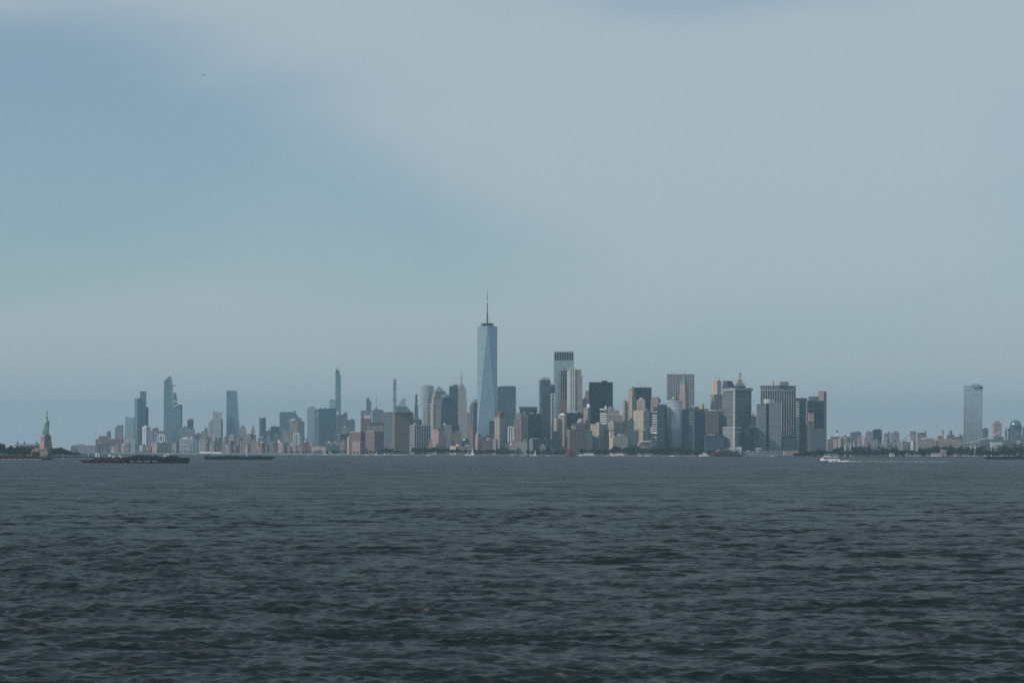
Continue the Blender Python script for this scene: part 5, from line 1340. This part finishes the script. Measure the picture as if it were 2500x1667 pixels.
tt = boat('tugboat', 'dark tugboat pushing the red-decked barge by the statue island', 115, 3950, 'tugboat')
hull_mesh(17, 7, 2.6, .3, .5).build('hull', M['hull'], tt)
bx(tt, 'deck_house', 'dgrey', -3.5, 4.5, -2.4, 2.4, 2.4, 4.6); bx(tt, 'wheelhouse', 'slate', -3.0, .5, -1.8, 1.8, 4.6, 6.6); bx(tt, 'window_band', 'black', -3.1, .6, -1.9, 1.9, 5.3, 6.1)
m = MB(); m.lathe(2.8, 0, [(.8, 4.5), (.7, 7.2)], 10); m.build('funnel', M['black'], tt)
t, L, h = barge('dark tanker barge with deck pipes off the wooded island', 2404, 2560, 1108, 1115, 5300, 'hull', .04, bow='left')
heap(t, 'deck_pipes', -L * .42, L * .45, h, 1.5, 'grey', 14, 70)
bx(t, 'red_manifold', 'redpaint', -L * .05, L * .12, -4, 4, h - .2, h + 2.6)
bx(t, 'bow_house', 'white', -L * .5, -L * .485, -3, 3, h - .3, h + 2.4)
for f in (-.24, -.2, .02): 
    m = MB(); m.bar((L * f, 0, h - .2), (L * f, 0, h + (8 if f > 0 else 5)), .3); m.build('vent_mast', M['pale'], t)

for x0, x1, yt in ((831, 841, 1105), (845.5, 854, 1105), (858.5, 867, 1105), (870.5, 876.5, 1107)):
    D = 8080; w = (x1 - x0) / F * D; t = tag(empty('canopy', (PX((x0 + x1) / 2, D, 1108), D, 2.4)), 'white slanting canopy roof on the river esplanade', 'canopy', 'white esplanade canopies')
    z1 = PZ(x0, yt, D) - 2.4
    m = MB(); m.prism([(-w / 2, z1 - 4.6), (-w / 2 + .5, z1 - 5.4), (w / 2, z1 - 1.2), (w / 2 + .6, z1)], 0, 9); m.build('roof', M['white'], t)
    for p in (-.32, .32):
        m = MB(); m.bar((w * p, 2, -.3), (w * p, 2, z1 - 3.6 + 3.4 * p), .3); m.build('post', M['steel'], t)
t = tag(empty('tent', (PX(806.5, 8100, 1105), 8100, 2.4)), 'pale slanted tent roof beside the buff ventilation box', 'tent')
m = MB(); m.prism([(-5, 9.5), (4.5, 5.5), (4.5, -.3), (3.6, -.3), (-3.8, 5)], 0, 8); m.build('canvas', M['pale'], t)
m = MB(); m.bar((-4.6, 4, -.3), (-4.6, 4, 9.6), .3); m.build('pole', M['steel'], t)

# ------------------------------------------------------------------ island houses and small shore things
def island_house(label, x0, x1, yt, yb, D, style, group=None, roof='slate', cat='house'):
    w = (x1 - x0) / F * D
    z0 = max(PZ(x0, yb, D), 2.0); z1 = PZ(x0, yt, D)
    t = tag(empty('house', (PX((x0 + x1) / 2, D, 1105), D, 2.0)), label, cat, group)
    core, trim = ST[style][:2]
    bx(t, 'wall', trim, -w / 2, w / 2, 0, 9, 0, (z1 - 2) * .72)
    m = MB(); m.prism([(-w / 2 - .5, (z1 - 2) * .7), (w / 2 + .5, (z1 - 2) * .7), (w / 2 - 1.5, z1 - 2), (-w / 2 + 1.5, z1 - 2)], -.6, 9.6); m.build('roof', M[roof], t)
    n = max(2, int(w / 4))
    for i in range(n):
        x = -w / 2 + w * (i + .5) / n
        bx(t, 'window', 'dgrey', x - .7, x + .7, -.1, .3, (z1 - 2) * .2, (z1 - 2) * .55)
lab_h = 'low pale house on the shore of the wooded island'
for x0, x1, yt in ((2172, 2184, 1099), (2212, 2222, 1101), (2234, 2247, 1103), (2262, 2270, 1103), (2275, 2296, 1099), (2330, 2338, 1101), (2341, 2346, 1103), (2352, 2369, 1103), (2377, 2385, 1103)):
    island_house(lab_h, x0, x1, yt, 1112, 6715, r.choice(('pale', 'white', 'stone')), 'island shore houses')
island_house('tall greyish gabled house among the wooded island shore houses', 2297, 2311, 1092, 1112, 6735, 'blush', roof='grey')
def vent(label, x0, x1, yt, D, group=None):
    w = (x1 - x0) / F * D; z1 = PZ(x0, yt, D)
    t = tag(empty('vent_tower', (PX((x0 + x1) / 2, D, 1080), D, 2.0)), label, 'tower', group)
    m = MB(); m.frustum((-w / 2, w / 2, -w / 2, w / 2), (-w * .38, w * .38, -w * .38, w * .38), -.2, (z1 - 2) * .8); m.build('shaft', M['white'], t)
    m = MB(); m.frustum((-w * .3, w * .3, -w * .3, w * .3), (-w * .22, w * .22, -w * .22, w * .22), (z1 - 2) * .8 - .1, z1 - 2); m.build('lantern', M['white'], t)
    bx(t, 'louvre', 'grey', -w * .25, w * .25, -w * .48, w * .48, (z1 - 2) * .5, (z1 - 2) * .56)
vent('white octagonal ventilation tower rising above the island trees near the stone bridge', 2223, 2230.5, 1070, 6880)
for x0 in (2061.5, 2074.5, 2368.5, 2378.5):
    vent('small white twin vent poking out of the island wood', x0, x0 + 3.5, 1081, 6900, 'small white vents in the island wood')
bld('white_hall', 'pale cylindrical-topped hall among the trees in front of the steel bridge', 7150, [(2418, 2446, 1078, 'white')], [('box', 'roof_slab', 2418.5, 2445.5, 1073, 1078, 'pale')])

# ------------------------------------------------------------------ bridges
def bridge(name, label, D0, towers, cables, deck, mat, cmat):
    xa = towers[0][0]
    X = PX(xa, D0, 1060)
    root = tag(empty(name, (X, D0, 0)), label, 'bridge')
    lx = lambda x, D, y=1060: PX(x, D, y) - X
    for (xc, w, yt, D, portals) in towers:
        z1 = PZ(xc, yt, D); W = w / F * D; cx = lx(xc, D); cy = D - D0
        for i in range(portals + 1):
            p = -W / 2 + W * (i / portals)
            m = MB((cx, cy, 1, 0)); lw = W * (.11 if portals == 2 else .19)
            p = min(max(p, -W / 2 + lw), W / 2 - lw)
            m.frustum((p - lw, p + lw, -6, 6), (p - lw * .85, p + lw * .85, -4.5, 4.5), -1, z1 - 4); m.build('tower_leg', M[mat], root)
        for zz, hh in ((z1 - 7, 7), (PZ(xc, 1074, D), 4)):
            m = MB((cx, cy, 1, 0)); m.box(-W / 2 - .6, W / 2 + .6, -5, 5, zz, zz + hh); m.build('tower_crossbeam', M[mat], root)
    for path in cables:
        for off in (-7, 7):
            m = MB(); pts = path
            for (p, q) in zip(pts, pts[1:]):
                m.bar((lx(p[0], p[2], p[1]), p[2] - D0 + off, PZ(p[0], p[1], p[2])), (lx(q[0], q[2], q[1]), q[2] - D0 + off, PZ(q[0], q[1], q[2])), 2.0 if cmat == 'pale' else 1.1)
            m.build('cable', M[cmat], root)
    (xa_, ya, Da), (xb_, yb, Db) = deck
    n = 14
    for i in range(n):
        f0, f1 = i / n, (i + 1) / n
        g = lambda f: (xa_ + (xb_ - xa_) * f, ya + (yb - ya) * f, Da + (Db - Da) * f)
        p, q = g(f0), g(f1)
        m = MB(); a = (lx(p[0], p[2]), p[2] - D0, PZ(p[0], p[1], p[2])); b = (lx(q[0], q[2]), q[2] - D0, PZ(q[0], q[1], q[2]))
        m.v = [(a[0], a[1] - 10, a[2]), (b[0], b[1] - 10, b[2]), (b[0], b[1] + 10, b[2]), (a[0], a[1] + 10, a[2]), (a[0], a[1] - 10, a[2] + 3.2), (b[0], b[1] - 10, b[2] + 3.2), (b[0], b[1] + 10, b[2] + 3.2), (a[0], a[1] + 10, a[2] + 3.2)]
        m.f = list(BOXF); m.m = [0] * 6; m.build('deck_segment', M[mat], root)
def sag(x0, y0, D0_, x1, y1, D1_, dip, n=12):
    return [(x0 + (x1 - x0) * i / n, y0 + (y1 - y0) * i / n + dip * 4 * (i / n) * (1 - i / n), D0_ + (D1_ - D0_) * i / n) for i in range(n + 1)]
bridge('stone_bridge', 'old suspension bridge with a twin-arched stone tower', 9000, [(2229, 12, 1047.5, 9000, 2)],
       [sag(2229, 1049, 9000, 2150, 1084, 9100, 9), sag(2229, 1049, 9000, 2330, 1072, 8900, 8)], ((2130, 1080, 9100), (2350, 1079, 8900)), 'brown', 'steel')
bridge('steel_bridge', 'steel suspension bridge with pale sweeping cables and a blue-grey tower', 9700, [(2460, 13, 1038.5, 9700, 1)],
       [sag(2460, 1040, 9700, 2340, 1079, 9600, 7), sag(2460, 1040, 9700, 2560, 1078, 9800, 6)], ((2330, 1081, 9600), (2570, 1078, 9800)), 'slate', 'pale')

# ------------------------------------------------------------------ gulls
def gull(label, x, y, D, span, mat, rz, group=None):
    z = PZ(x, y, D)
    t = tag(empty('gull', (PX(x, D, y), D, z), rz), label, 'bird', group)
    m = MB(); m.lathe(0, 0, [(.03, -.28), (.09, -.12), (.1, .06), (.05, .22), (.015, .3)], 8); o = m.build('body', M[mat], t, smooth=True); o.rotation_euler = (math.pi / 2, 0, 0); o.scale = (span, span, span)
    for s in (-1, 1):
        m = MB(); m.v = [(0, -.1, 0), (0, .1, 0), (s * .3, .07, .16), (s * .3, -.1, .16), (s * .62, -.06, .05), (0, -.1, .03), (0, .1, .03), (s * .3, .07, .185), (s * .3, -.1, .185), (s * .62, -.06, .065)]
        m.f = [(0, 1, 2, 3), (3, 2, 4), (8, 7, 6, 5), (9, 7, 8), (0, 3, 8, 5), (3, 4, 9, 8), (4, 2, 7, 9), (2, 1, 6, 7)]; m.m = [0] * 8
        o = m.build('wing', M[mat], t); o.scale = (span, span, span)
gull('dark gull gliding high in the open blue sky', 492, 188, 420, .9, 'dgrey', .2)
gull('small white gull catching the light in the sky above the unfinished supertall', 860, 437, 420, .8, 'boatwhite', .5)
gull('white gull flying beside the sunlit repair-crane tower', 1724.5, 894, 500, .9, 'boatwhite', -.4)
gull('tiny white gull over the flared cornice tower', 1831, 857, 600, .8, 'boatwhite', .3)
